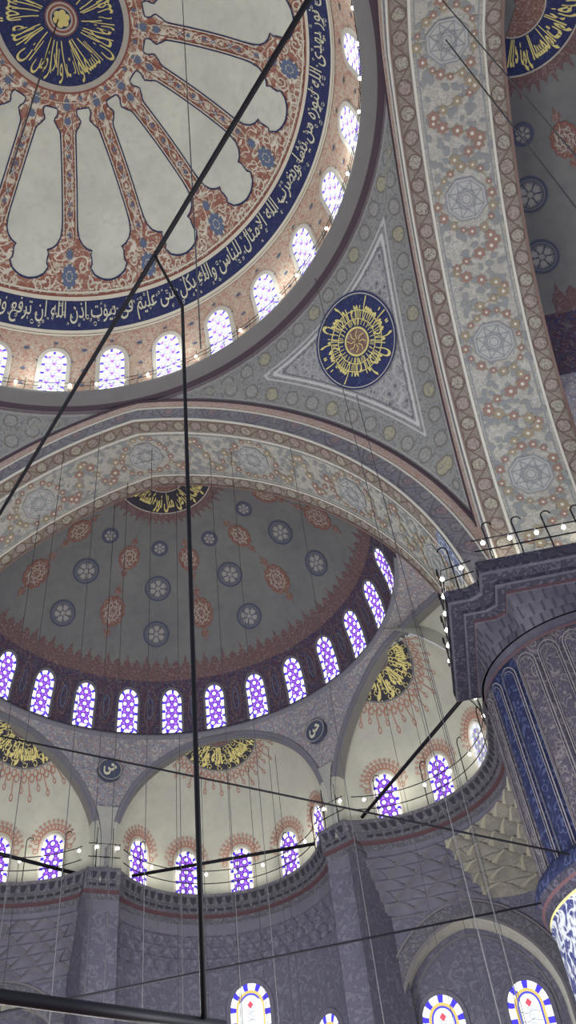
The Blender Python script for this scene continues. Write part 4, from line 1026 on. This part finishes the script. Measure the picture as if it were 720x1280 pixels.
for sg, side_ in ((1, 'right'), (-1, 'left')):
    A = [a for a in AA if (34.3 <= a <= 94.4 if sg > 0 else -94.4 <= a <= -34.3)]
    mb = MB(); mb.grid(lambda a, z: low(a, z, 0), A, [19.45, 19.2, 18.9], 0)
    rt = mb.build('wall_%s' % side_, ['wallplain'], kind='structure', label='curved masonry belt under the %s exedra cornice' % side_, cat='wall')
    mb = MB(); a0, a1 = (48, 92) if sg > 0 else (-92, -34.5)
    if sg > 0:
        mq = MB(); muq(mq, 34.5, 48, 19.0, 16.9, 5, lambda q, t: q / t, .80, .18); mq.build('muqarnas', ['wallplain', 'pierline'], rt)
    muq(mb, a0, a1, 19.0, 16.9, 5, lambda q, t: q / t, .80, .22)
    mb.build('muqarnas', ['muq', 'muqrim'] if sg > 0 else ['wallplain', 'pierline'], rt, smooth=False)  # golden light painted in as beige, beside the wall-coloured inner stretch
    # flat walls of the square corner: one with the great recessed arch
    cx, hw, e_, zs_ = sg * 9.5, 3.0, .54, 12.9
    def pr(t, o=0.0):
        R_ = hw + e_ + o; tm = math.acos(e_ / R_); s2 = -1 if t < 0 else 1; th = tm * (1 - abs(t)); return cx + s2 * (-e_ + R_ * cos(th)), zs_ + R_ * sin(th)
    ts = lin(-1, 1, 41); mb = MB(); ztop = 17.0
    x0, x1 = (cx - 4.6, cx + 3.8) if sg > 0 else (cx - 3.8, cx + 4.6)
    def outer(t):
        return ((x0 + (cx - x0) * (t + 1)) if t < 0 else (cx + (x1 - cx) * t))
    # panel above/around the arch: strips between arch curve and rectangle
    P_ = []
    for i, t in enumerate(ts):     # t=-1 left foot, 0 crown, 1 right foot
        s2 = -1 if t < 0 else 1; R_ = hw + e_; tm = math.acos(e_ / R_); th = tm * (1 - abs(t))
        P_.append((cx + s2 * (-e_ + R_ * cos(th)), zs_ + R_ * sin(th), outer(t)))
    for i in range(len(P_) - 1):
        a_, b_ = P_[i], P_[i + 1]
        mb.face([V((a_[0], WY, a_[1])), V((b_[0], WY, b_[1])), V((b_[2], WY, ztop)), V((a_[2], WY, ztop))])
    for xa, xb in ((x0, cx - hw), (cx + hw, x1)):
        mb.face([V((xa, WY, 0)), V((xb, WY, 0)), V((xb, WY, zs_)), V((xa, WY, zs_))])
    mb.face([V((x0, WY, zs_)), V((cx - hw, WY, zs_)), V((x0, WY, ztop))]); mb.face([V((cx + hw, WY, zs_)), V((x1, WY, zs_)), V((x1, WY, ztop))])
    aa_ = rad(sg * 34.45)
    mb.grid(lambda r, z: V((r * sin(aa_), YC + r * cos(aa_), z)), [9.7, 12.2], [0, 19.3], 0)
    # side wall of the corner
    mb.face([V((sg * WX, WY, 0)), V((sg * WX, Y5, 0)), V((sg * WX, Y5, 17)), V((sg * WX, WY, 17))])
    fl = mb.build('wall_%s' % side_, 'wall', kind='structure', label='dark arabesque wall around the big recessed arch on the lower %s' % side_, cat='wall')
    mb = MB()   # pale intrados
    def arcp(t, o, y):
        s2 = -1 if t < 0 else 1; R_ = hw + e_ + o; tm = math.acos(e_ / R_); th = tm * (1 - abs(t)); return V((cx + s2 * (-e_ + R_ * cos(th)), y, zs_ + R_ * sin(th)))
    mb.grid(lambda t, y: arcp(t, 0, y), ts, [WY, WY + 1.05])
    for s2 in (-1, 1): mb.grid(lambda z, y: V((cx + s2 * hw, y, z)), [0, zs_], [WY, WY + 1.05])
    mb.build('arch_intrados', 'marble', fl, smooth=True)
    mb = MB()
    for o0, o1, th, mi in ((.0, .10, .03, 1), (.10, .62, .06, 0), (.62, .70, .12, 1)):
        mb.grid(lambda t, o: arcp(t, o, WY - th), ts, [o0, o1], mi)
        for s2 in (-1, 1): mb.grid(lambda z, o: V((cx + s2 * (hw + o), WY - th, z)), [0, zs_], [o0, o1], mi)
    mb.build('archivolt', ['cornd', 'pierline'], fl)
    mb = MB(); mb.face([V((cx - 3.6, WY + 1.05, 0)), V((cx + 3.6, WY + 1.05, 0)), V((cx + 3.6, WY + 1.05, 17)), V((cx - 3.6, WY + 1.05, 17))])
    mb.build('tympanum', 'wall', fl)
    mb = MB()   # inner moulding of the tympanum
    mb.grid(lambda t, o: arcp(t, o, WY + 1.0), ts, [-.30, -.24]); mb.build('tympanum_line', 'pierline', fl)
    # framed panels left of the arch
    mb = MB()
    def fr(xa, xb, za, zb, w=.09):
        f = lambda x, z: V((x, WY - .04, z)); mb.ribbon(f, [(xa, za), (xb, za), (xb, zb), (xa, zb)], w, 0, True)
    inn = cx - sg * 3.75; fr(min(inn, inn - sg * .75), max(inn, inn - sg * .75), 2, 16.2)
    fr(min(cx - sg * 3.3, cx - sg * 1.5), max(cx - sg * 3.3, cx - sg * 1.5), 15.6, 16.8, .07)
    mb.build('panel_frame', 'pierline', fl)
    for wx, lb in ((-1.6, 'left'), (1.65, 'right')):
        if sg < 0: continue
        xx = cx + wx; zt = 14.15
        f = lambda x, y, d: V((xx + x, WY + 1.05 - d, zt - 3.6 + y))
        window(wname(), 'jewel-bordered stained glass window inside the big recessed arch, %s of the pair' % lb, f, 1.62, 3.6, 'L', 'wallplain', .14)
for a0, zt, lb in ((1.4, 16.7, 'large jewel-bordered stained glass window at the bottom centre'), (44.9, 14.5, 'top of a stained glass window cut by the bottom edge, left of the recessed arch')):
    def f(x, y, d):
        psi = a0 + deg(x / ER); r = ER - d; return V((r * sin(rad(psi)), YC + EC + r * cos(rad(psi)), zt - 3.8 + y))
    window(wname(), lb, f, 1.75, 3.8, 'L', 'wallplain', .16)

# ================================================================== PIER AND CAPITAL
ZC = 17.95
pier = empty('fluted_pier', (PX, PX, 0), label='huge fluted pier on the right, blue flutes at its left edge', cat='pier', kind='structure')
NFL = 26
mb = MB(); n = NFL * 10
def pr_(i, z):
    th = 2 * pi * i / n; fl = abs(sin(NFL / 2 * th)); k = min(1, max(0, (17.55 - z) / .5)) ** .5
    r = 3.02 + .16 * (fl ** .7) * k + (.12 * (1 - k)); return V((r * cos(th), r * sin(th), z))
def fmat(i, j):
    a = deg(2 * pi * (i // 10 + .5) / NFL) % 360
    return 1 if 190 < a < 216 else 0
mb.grid(pr_, list(range(n + 1)), [0, 8, 16, 17, 17.2, 17.35, 17.45, 17.55, 17.7, ZC], matfn=lambda i, j: 2 if j > 6 else fmat(i, j))
mb.build('shaft', ['pierg', 'pierb', 'capstone'], pier, smooth=True)
mb = MB()
for k in range(NFL):
    c = 2 * pi * (k + .5) / NFL; hw_ = pi / NFL * .80
    for q, wd in ((1.0, .035), (.78, .02)):
        f = lambda x, z: V(((3.20 - .1 * (x / (pi / NFL)) ** 2) * cos(c + x), (3.20 - .1 * (x / (pi / NFL)) ** 2) * sin(c + x), z))
        pts = [(-hw_ * q, 4.0), (-hw_ * q, 17.05 - (1 - q) * .3)] + [(-hw_ * q * cos(t), 17.05 - (1 - q) * .3 + .33 * q * sin(t)) for t in lin(.3, pi - .3, 7)] + [(hw_ * q, 17.05 - (1 - q) * .3), (hw_ * q, 4.0)]
        # width is angular in x and metric in z
        L = [(a_[0], a_[1]) for a_ in pts]
        for i in range(len(L) - 1):
            (xa, za), (xb, zb) = L[i], L[i + 1]; dx, dz_ = (xb - xa) * 3.2, zb - za; l = hypot(dx, dz_); nx, nz = -dz_ / l * wd / 2 / 3.2, dx / l * wd / 2
            mb.face([f(xa + nx, za + nz), f(xb + nx, zb + nz), f(xb - nx, zb - nz), f(xa - nx, za - nz)])
mb.build('flute_outline', 'pierline', pier)
mb = MB()
mb.grid(lambda t, z: V(((3.17 + .05) * cos(t), 3.22 * sin(t), z)), lin(0, 2 * pi, 97), [17.50, 17.58]); mb.build('neck_line', 'redtrim', pier)
# capital: stepped cross-shaped slab flaring from the round pier
poly = [(10.4, 11.3), (11.08, 11.3), (11.38, 11.12), (11.38, 10.25), (17.0, 10.25), (17.0, 11.3), (18, 11.3), (18, 16.6), (17, 16.6), (17, 18), (11.38, 18), (11.38, 16.55), (10.4, 16.55)]
def off(d): return [(x + (d if x < PX else -d), y + (d if y < PX else -d)) for x, y in poly]
def raypoly(pl, th):
    dx, dy = cos(th), sin(th); best = None
    for i in range(len(pl)):
        ax, ay = pl[i][0] - PX, pl[i][1] - PX; bx, by = pl[(i + 1) % len(pl)][0] - PX, pl[(i + 1) % len(pl)][1] - PX
        ex, ey = bx - ax, by - ay; den = dx * ey - dy * ex
        if abs(den) < 1e-9: continue
        t = (ax * ey - ay * ex) / den; u = (ax * dy - ay * dx) / den
        if t > 0 and -1e-6 <= u <= 1 + 1e-6 and (best is None or t > best): best = t
    return best or 3
ths = set(lin(0, 2 * pi, 241))
for d in (0, .42, .7, .95):
    for x, y in off(d): 
        t = atan2(y - PX, x - PX) % (2 * pi); ths |= {t - 1e-4, t, t + 1e-4}
ths = sorted(t for t in ths if 0 <= t <= 2 * pi)
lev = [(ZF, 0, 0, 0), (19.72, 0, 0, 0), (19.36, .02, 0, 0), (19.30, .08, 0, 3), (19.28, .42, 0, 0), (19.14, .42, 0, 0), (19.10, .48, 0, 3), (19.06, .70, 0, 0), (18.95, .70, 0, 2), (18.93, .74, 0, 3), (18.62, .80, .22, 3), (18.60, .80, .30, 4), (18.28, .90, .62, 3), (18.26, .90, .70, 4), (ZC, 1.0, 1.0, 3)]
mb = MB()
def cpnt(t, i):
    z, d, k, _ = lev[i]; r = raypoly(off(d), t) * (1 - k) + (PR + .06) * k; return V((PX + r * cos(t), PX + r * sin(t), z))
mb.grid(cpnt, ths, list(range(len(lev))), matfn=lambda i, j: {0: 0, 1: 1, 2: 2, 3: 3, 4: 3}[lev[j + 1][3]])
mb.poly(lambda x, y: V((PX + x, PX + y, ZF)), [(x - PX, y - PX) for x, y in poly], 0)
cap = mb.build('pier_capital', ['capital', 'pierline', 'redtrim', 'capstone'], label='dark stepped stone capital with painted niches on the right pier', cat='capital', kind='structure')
mb = MB()   # row of dark niches on the fascia and masonry joints
def edge_niches(x0, y0, x1, y1, nx, ny, n):
    for i in range(n):
        t0, t1 = (i + .14) / n, (i + .86) / n
        f = lambda t, h: V((x0 + (x1 - x0) * t + nx * .02, y0 + (y1 - y0) * t + ny * .02, 19.40 + h))
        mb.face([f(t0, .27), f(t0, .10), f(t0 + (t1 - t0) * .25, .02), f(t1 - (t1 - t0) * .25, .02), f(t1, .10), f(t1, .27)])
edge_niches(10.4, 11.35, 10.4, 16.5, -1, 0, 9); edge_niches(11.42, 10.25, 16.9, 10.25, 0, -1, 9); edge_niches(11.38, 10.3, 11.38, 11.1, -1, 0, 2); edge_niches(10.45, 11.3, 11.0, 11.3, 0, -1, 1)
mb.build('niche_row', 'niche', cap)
mb = MB()
for i in range(64):
    t = 2 * pi * (i + .5) / 64
    for (j0, z0, z1) in ((9, 18.92, 18.64), (11, 18.58, 18.3), (13, 18.24, 18.0)):
        tt_ = t + (j0 % 4) * .024
        p0, p1 = cpnt(tt_, j0), cpnt(tt_, j0 + 1); n_ = V((cos(tt_), sin(tt_), 0)) * .02; tg = V((-sin(tt_), cos(tt_), 0)) * .02
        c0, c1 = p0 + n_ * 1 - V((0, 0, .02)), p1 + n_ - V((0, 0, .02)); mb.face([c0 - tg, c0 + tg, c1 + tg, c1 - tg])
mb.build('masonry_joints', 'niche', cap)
# collar with calligraphic tile band
mb = MB()
cl = [(3.2, 11.1, 0), (3.42, 10.95, 0), (3.5, 10.75, 1), (3.5, 10.55, 1), (3.42, 10.4, 0), (3.36, 10.34, 2), (3.3, 10.12, 0), (3.3, 10.05, 3), (3.24, 10.0, 4), (3.22, 8.2, 4), (3.26, 8.1, 3), (3.2, 8.0, 0)]
DZ = .68
mb.grid(lambda t, i: V((cl[i][0] * cos(t), cl[i][0] * sin(t), cl[i][1] + DZ)), lin(0, 2 * pi, 97), list(range(len(cl))), matfn=lambda i, j: cl[j + 1][2])
collar = mb.build('collar', ['capital', 'pierb', 'redtrim', 'gold', 'script'], pier, smooth=True)

# piers' wall mass behind, floor
mb = MB(); mb.face([V((-30, -30, 0)), V((30, -30, 0)), V((30, 35, 0)), V((-30, 35, 0))]); mb.build('floor', 'floor', kind='structure', label='red carpeted prayer hall floor', cat='floor')

# ================================================================== RAILS, LAMPS
bulb_proto = None
BL = []
def bulb(p, label, group):
    global bulb_proto
    if bulb_proto is None:
        mb = MB(); rings = lin(0, pi, 6)
        mb.grid(lambda t, f_: V((.07 * sin(f_) * cos(t), .07 * sin(f_) * sin(t), -.07 * cos(f_))), lin(0, 2 * pi, 9), rings)
        o = mb.build('lamp_bulb', 'lamp', smooth=True)
        mb = MB(); mb.tube([(0, 0, .07), (0, 0, .16)], .03); mb.build('lamp_fitting', 'lampbase', o); bulb_proto = o
    else:
        o = bulb_proto.copy(); COL.objects.link(o)
        for ch in bulb_proto.children:
            c = ch.copy(); COL.objects.link(c); c.parent = o
    o.location = p; tag(o, label, 'lamp', group); BL.append(o); return o
def rail(name, pts, label, posts, ph=1.6, hz=(.55, 1.0), hook=True, r=.022, bl=None, bulbs_every=1.2, grp=None):
    root = empty(name, pts[0], label=label, cat='railing'); o0 = V(pts[0])
    P = [V(p) for p in pts]
    for h in hz:
        mb = MB(); mb.tube([p + V((0, 0, h)) - o0 for p in P], r); mb.build('rod', 'iron', root)
    cum = [0]
    for i in range(1, len(P)): cum.append(cum[-1] + (P[i] - P[i - 1]).length)
    def at(s):
        for i in range(1, len(P)):
            if cum[i] >= s: return P[i - 1].lerp(P[i], (s - cum[i - 1]) / max(1e-6, cum[i] - cum[i - 1]))
        return P[-1]
    n = posts
    for i in range(n):
        q = at(cum[-1] * (i + .5) / n) - o0; d = (at(min(cum[-1], cum[-1] * (i + .5) / n + .1)) - at(cum[-1] * (i + .5) / n)).normalized()
        mb = MB(); pp = [q, q + V((0, 0, ph))]
        if hook: pp += [q + V((0, 0, ph + .10)) + d * .04, q + V((0, 0, ph + .17)) + d * .14, q + V((0, 0, ph + .14)) + d * .25, q + V((0, 0, ph + .04)) + d * .30]
        mb.tube(pp, r); mb.build('post', 'iron', root)
    if bl:
        s = bulbs_every * .4
        while s < cum[-1]:
            bulb(at(s) + V((0, 0, hz[-1] - .16)), bl, grp); s += bulbs_every
for ac, lo, hi in ((-60, -35, 78), (0, -78, 78), (60, -78, 60)):
    F = ex_frame(ac); nm = names[ac]
    pts = [F(4.45 * sin(rad(p)), EC + 4.45 * cos(rad(p)), HC) for p in lin(lo, hi, 30)]
    rail('iron_railing', pts, 'thin black iron railing on the cornice of the %s exedra' % nm, 5, 1.9, (.55, 1.15), True, .022, 'small glowing bulb strung on the %s exedra railing' % nm, 1.35, 'bulbs on the %s exedra railing' % nm)
for a, nm in ((-30, 'left'), (30, 'right')):
    pts = [V((9.95 * sin(rad(q)), YC + 9.95 * cos(rad(q)), HC)) for q in (a - 4, a + 4)]
    rail('iron_railing', pts, 'short iron railing on the %s pier nose between exedrae' % nm, 2, 1.9, (.55, 1.15), False, .022, 'small glowing bulb on the %s pier nose railing' % nm, .9, 'bulbs on the %s pier nose' % nm)
pts = [V((11.62 * sin(rad(a)), 11.62 * cos(rad(a)), 35.02)) for a in lin(-38, 100, 90)]
rail('dome_railing', pts, 'fine iron railing with bulbs ringing the foot of the central dome', 40, .9, (.35, .62), False, .012, 'tiny glowing bulb on the ring railing under the central dome', 1.15, 'bulbs round the foot of the central dome')
rail('capital_railing', [V((11.5, 10.35, ZF)), V((17, 10.35, ZF))], 'black iron railing with hooked posts along the front edge of the pier capital', 6, 1.45, (.5, .95), True, .025, 'glowing bulb on the front railing of the pier capital', .82, 'bulbs on the front of the pier capital')
rail('capital_railing', [V((11.45, 11.2, ZF)), V((10.5, 11.4, ZF)), V((10.5, 16.4, ZF))], 'black iron railing with hooked posts along the left edge of the pier capital', 5, 1.7, (.5, .95), True, .025, 'glowing bulb on the left railing of the pier capital', .85, 'bulbs on the left side of the pier capital')

# ================================================================== RODS, CABLES, CHAINS
CAM = V((7.537, -10.054, 1.6)); YAW, PIT, ROLL, FP = -.070, .823, -.146, 1136.25
exec_vals = {}
mb = None
Fv = V((sin(YAW) * cos(PIT), cos(YAW) * cos(PIT), sin(PIT))); R0 = V((cos(YAW), -sin(YAW), 0)); U0 = R0.cross(Fv)
Rv = R0 * cos(ROLL) + U0 * sin(ROLL); Uv = U0 * cos(ROLL) - R0 * sin(ROLL)
def bar(name, a, b, r, label, cat='rod', mat='iron', sag=0.0, n=2, group=None, seg=8):
    a, b = V(a), V(b); mb = MB(); pts = []
    for i in range(n):
        t = i / (n - 1); p = a.lerp(b, t) - V((0, 0, sag * 4 * t * (1 - t))); pts.append(p - a)
    mb.tube(pts, r, seg=seg); o = mb.build(name, mat, smooth=True, label=label, cat=cat, group=group); o.location = a; return o
bar('tie_rod', (-4.2, 27.2, 20.78), (3.95, 27.3, 20.78), .075, 'black iron tie rod spanning the middle exedra just above its cornice')
bar('tie_rod', (6.25, 25.7, 20.75), (11.6, 17.6, 20.9), .075, 'black iron tie rod slanting across the right exedra to the capital')
bar('tie_rod', (-6.2, 26.2, 20.75), (-9.8, 21.9, 20.75), .085, 'black iron tie rod crossing the left exedra at the left edge')
# thin stay wires from the pier across the hall
def toward(px, py, hd):    # a point seen in this direction at horizontal distance hd
    d = Fv + Rv * ((px - 360) / FP) - Uv * ((py - 640) / FP); return CAM + d * (hd / hypot(d.x, d.y))
bar('stay_wire', toward(712, 1068, 22.0), toward(-30, 914, 24.0), .028, 'thin black wire sloping from the left edge to the fluted pier', 'wire', 'cable')
bar('stay_wire', toward(676, 1129, 22.2), toward(-20, 1270, 20.0), .026, 'thin black wire rising along the bottom from lower left to the pier collar', 'wire', 'cable')
# chandelier: frame bar, hanging cable, main cable
K = V((5.47, -1.29, 0))
bar('hanging_cable', (5.42, -.98, 4.74), (5.47, -1.29, 17.45), .032, 'black cable hanging straight down the middle of the picture', 'cable', 'cable', n=6)
bar('cable_link', (5.47, -1.29, 17.45), (4.95, -1.46, 19.45), .03, 'short kinked black link joining the hanging cable to the slanting cable', 'cable', 'cable')
A_ = V((8.72, -6.15, 17.08)); B_ = V((-1.05, 4.72, 23.5))
ch = bar('chandelier_frame', (5.56, -.75, 4.72), (2.2, -4.15, 4.72), .062, 'thick dark bar of the chandelier frame along the bottom left', 'chandelier frame', n=4)
MAINC = (V((4.95, -1.46, 19.45)),)
ray1 = V((.074, .244, .967)); ray2 = V((-.339, .584, .737)); k0 = V((4.95, -1.46, 19.45))
p1 = CAM + ray1 * 16.5; d = (k0 - p1).normalized()
pA = p1 - d * 3; pB = k0 + d * 16
bar('slanting_cable', pA, pB, .052, 'thick black cable slanting from the top centre to the left edge', 'cable', 'cable', n=3)
bpy.context.view_layer.update()
def chain(x, y, ztop, zbot, label, r=.012, group='thin lamp chains hanging from the vaults'):
    hit = bpy.context.scene.ray_cast(bpy.context.evaluated_depsgraph_get(), V((x, y, 12)), V((0, 0, 1)))
    if hit[0]: ztop = hit[1].z + .01
    bar('lamp_chain', (x, y, ztop), (x, y, zbot), r, label, 'chain', 'chain', group=group, seg=4)
def pix(px, py, z):
    d = Fv + Rv * ((px - 360) / FP) - Uv * ((py - 640) / FP); return CAM + d * ((z - CAM.z) / d.z)
def hang(px, py, z, zb, label, r=.016):   # a chain hung where the vault is at height z
    p = pix(px, py, z); chain(p.x, p.y, z, zb, label, r)
thin = 'thin dark lamp chain dropping from the far vaults'
chain(14.2, 0, 33.15, 6, 'thin chain hanging from the topmost octagon medallion of the right-hand arch', .022)
chain(14.0, -1.4, 33.1, 6, 'thin chain parallel to it, crossing the top right corner', .018)
hang(228, 0, 46.0, 18, 'long thin chain falling from the central dome behind the slanting cable', .02)
chain(-.15, 0, 47.2, 30, 'chain with small hooks hanging from the gold rosette of the dome hub', .03)
hang(392, 340, 35.2, 6, 'long thin chain crossing the pendentive left of its medallion', .016)
hang(447, 500, 30.2, 6, 'long thin chain dropping below the pendentive medallion', .016)
for px, py, z in ((80, 563, 32.4), (125, 545, 32.9), (160, 600, 33.2), (190, 560, 33.2), (143, 640, 33.3), (287, 547, 32.9), (262, 560, 33.1), (360, 540, 31.2), (220, 600, 33.2), (50, 640, 31.5)):
    hang(px, py, z, 8, thin, .013)
for ac, L in ((0, ((-2.2, 10.3), (-1.2, 11.2), (0.2, 10.6), (1.1, 11.4), (2.3, 10.4), (2.6, 10.5))), (60, ((-2.0, 10.6), (-.9, 11.2), (.3, 10.8), (1.5, 11.0), (2.1, 10.4))), (-60, ((-.5, 10.6), (.8, 11.1), (2.0, 10.5)))):
    F = ex_frame(ac)
    for x, y in L:
        d_ = hypot(x, y - EC); z = EZ + EB * sqrt(max(0, 1 - (d_ / ER) ** 2)); p = F(x, y, z)
        chain(p.x, p.y, z, 8, 'thin chain hanging inside the %s exedra' % names[ac], .013, 'chains in the %s exedra' % names[ac])

# ================================================================== LIGHT
def point(name, p, e, r=.5, c=(1, .97, .85)):
    l = bpy.data.lights.new(name, 'POINT'); l.energy = e; l.shadow_soft_size = r; l.color = c
    o = bpy.data.objects.new(name, l); o.location = p; COL.objects.link(o)
for x, y in ((0, 5), (6, 9), (-6, 5), (-8, -4), (12, 1), (0, 12), (17, 3)):  # last one is no chandelier: fill added to brighten the right semi-dome
    point('chandelier_and_fill_light', (x, y, 4.0), 2300, 1.2, (.93, .97, .92))
for ac in (-60, 0, 60):
    F = ex_frame(ac)
    for p in (-50, 0, 50): point('railing_lamp_light', F(4.1 * sin(rad(p)), EC + 4.1 * cos(rad(p)) - .2, HC + 1.2), 38, .3, (1, .95, .80))
for p in ((10.7, 12.2, 20.6), (10.7, 15, 20.6), (12.4, 10.6, 20.6), (15.2, 10.6, 20.6)): point('capital_lamp_light', p, 40, .15, (1, .95, .80))
for a in (-150, -100, -50, -20, 10, 40, 70, 100, 150): point('dome_ring_light', (10.9 * sin(rad(a)), 10.9 * cos(rad(a)), 36.0), 105, 1.1, (.93, 1, .95))
w = bpy.data.worlds.new('world'); bpy.context.scene.world = w; w.use_nodes = True
bg = w.node_tree.nodes['Background']; bg.inputs[0].default_value = (.78, .84, 1.0, 1); bg.inputs[1].default_value = .75

# ================================================================== CAMERA
cam = bpy.data.cameras.new('camera'); co = bpy.data.objects.new('camera', cam); COL.objects.link(co)
from mathutils import Matrix
m = Matrix.Identity(4)
for i in range(3): m[i][0] = Rv[i]; m[i][1] = Uv[i]; m[i][2] = -Fv[i]; m[i][3] = CAM[i]
co.matrix_world = m; cam.sensor_fit = 'VERTICAL'; cam.sensor_height = 36; cam.lens = FP / 1280 * 36; cam.clip_end = 300
sc = bpy.context.scene; sc.camera = co
vs = sc.view_settings; vs.view_transform = 'Standard'; vs.look = 'None'; vs.gamma = 1; vs.use_curve_mapping = False; vs.exposure = .4
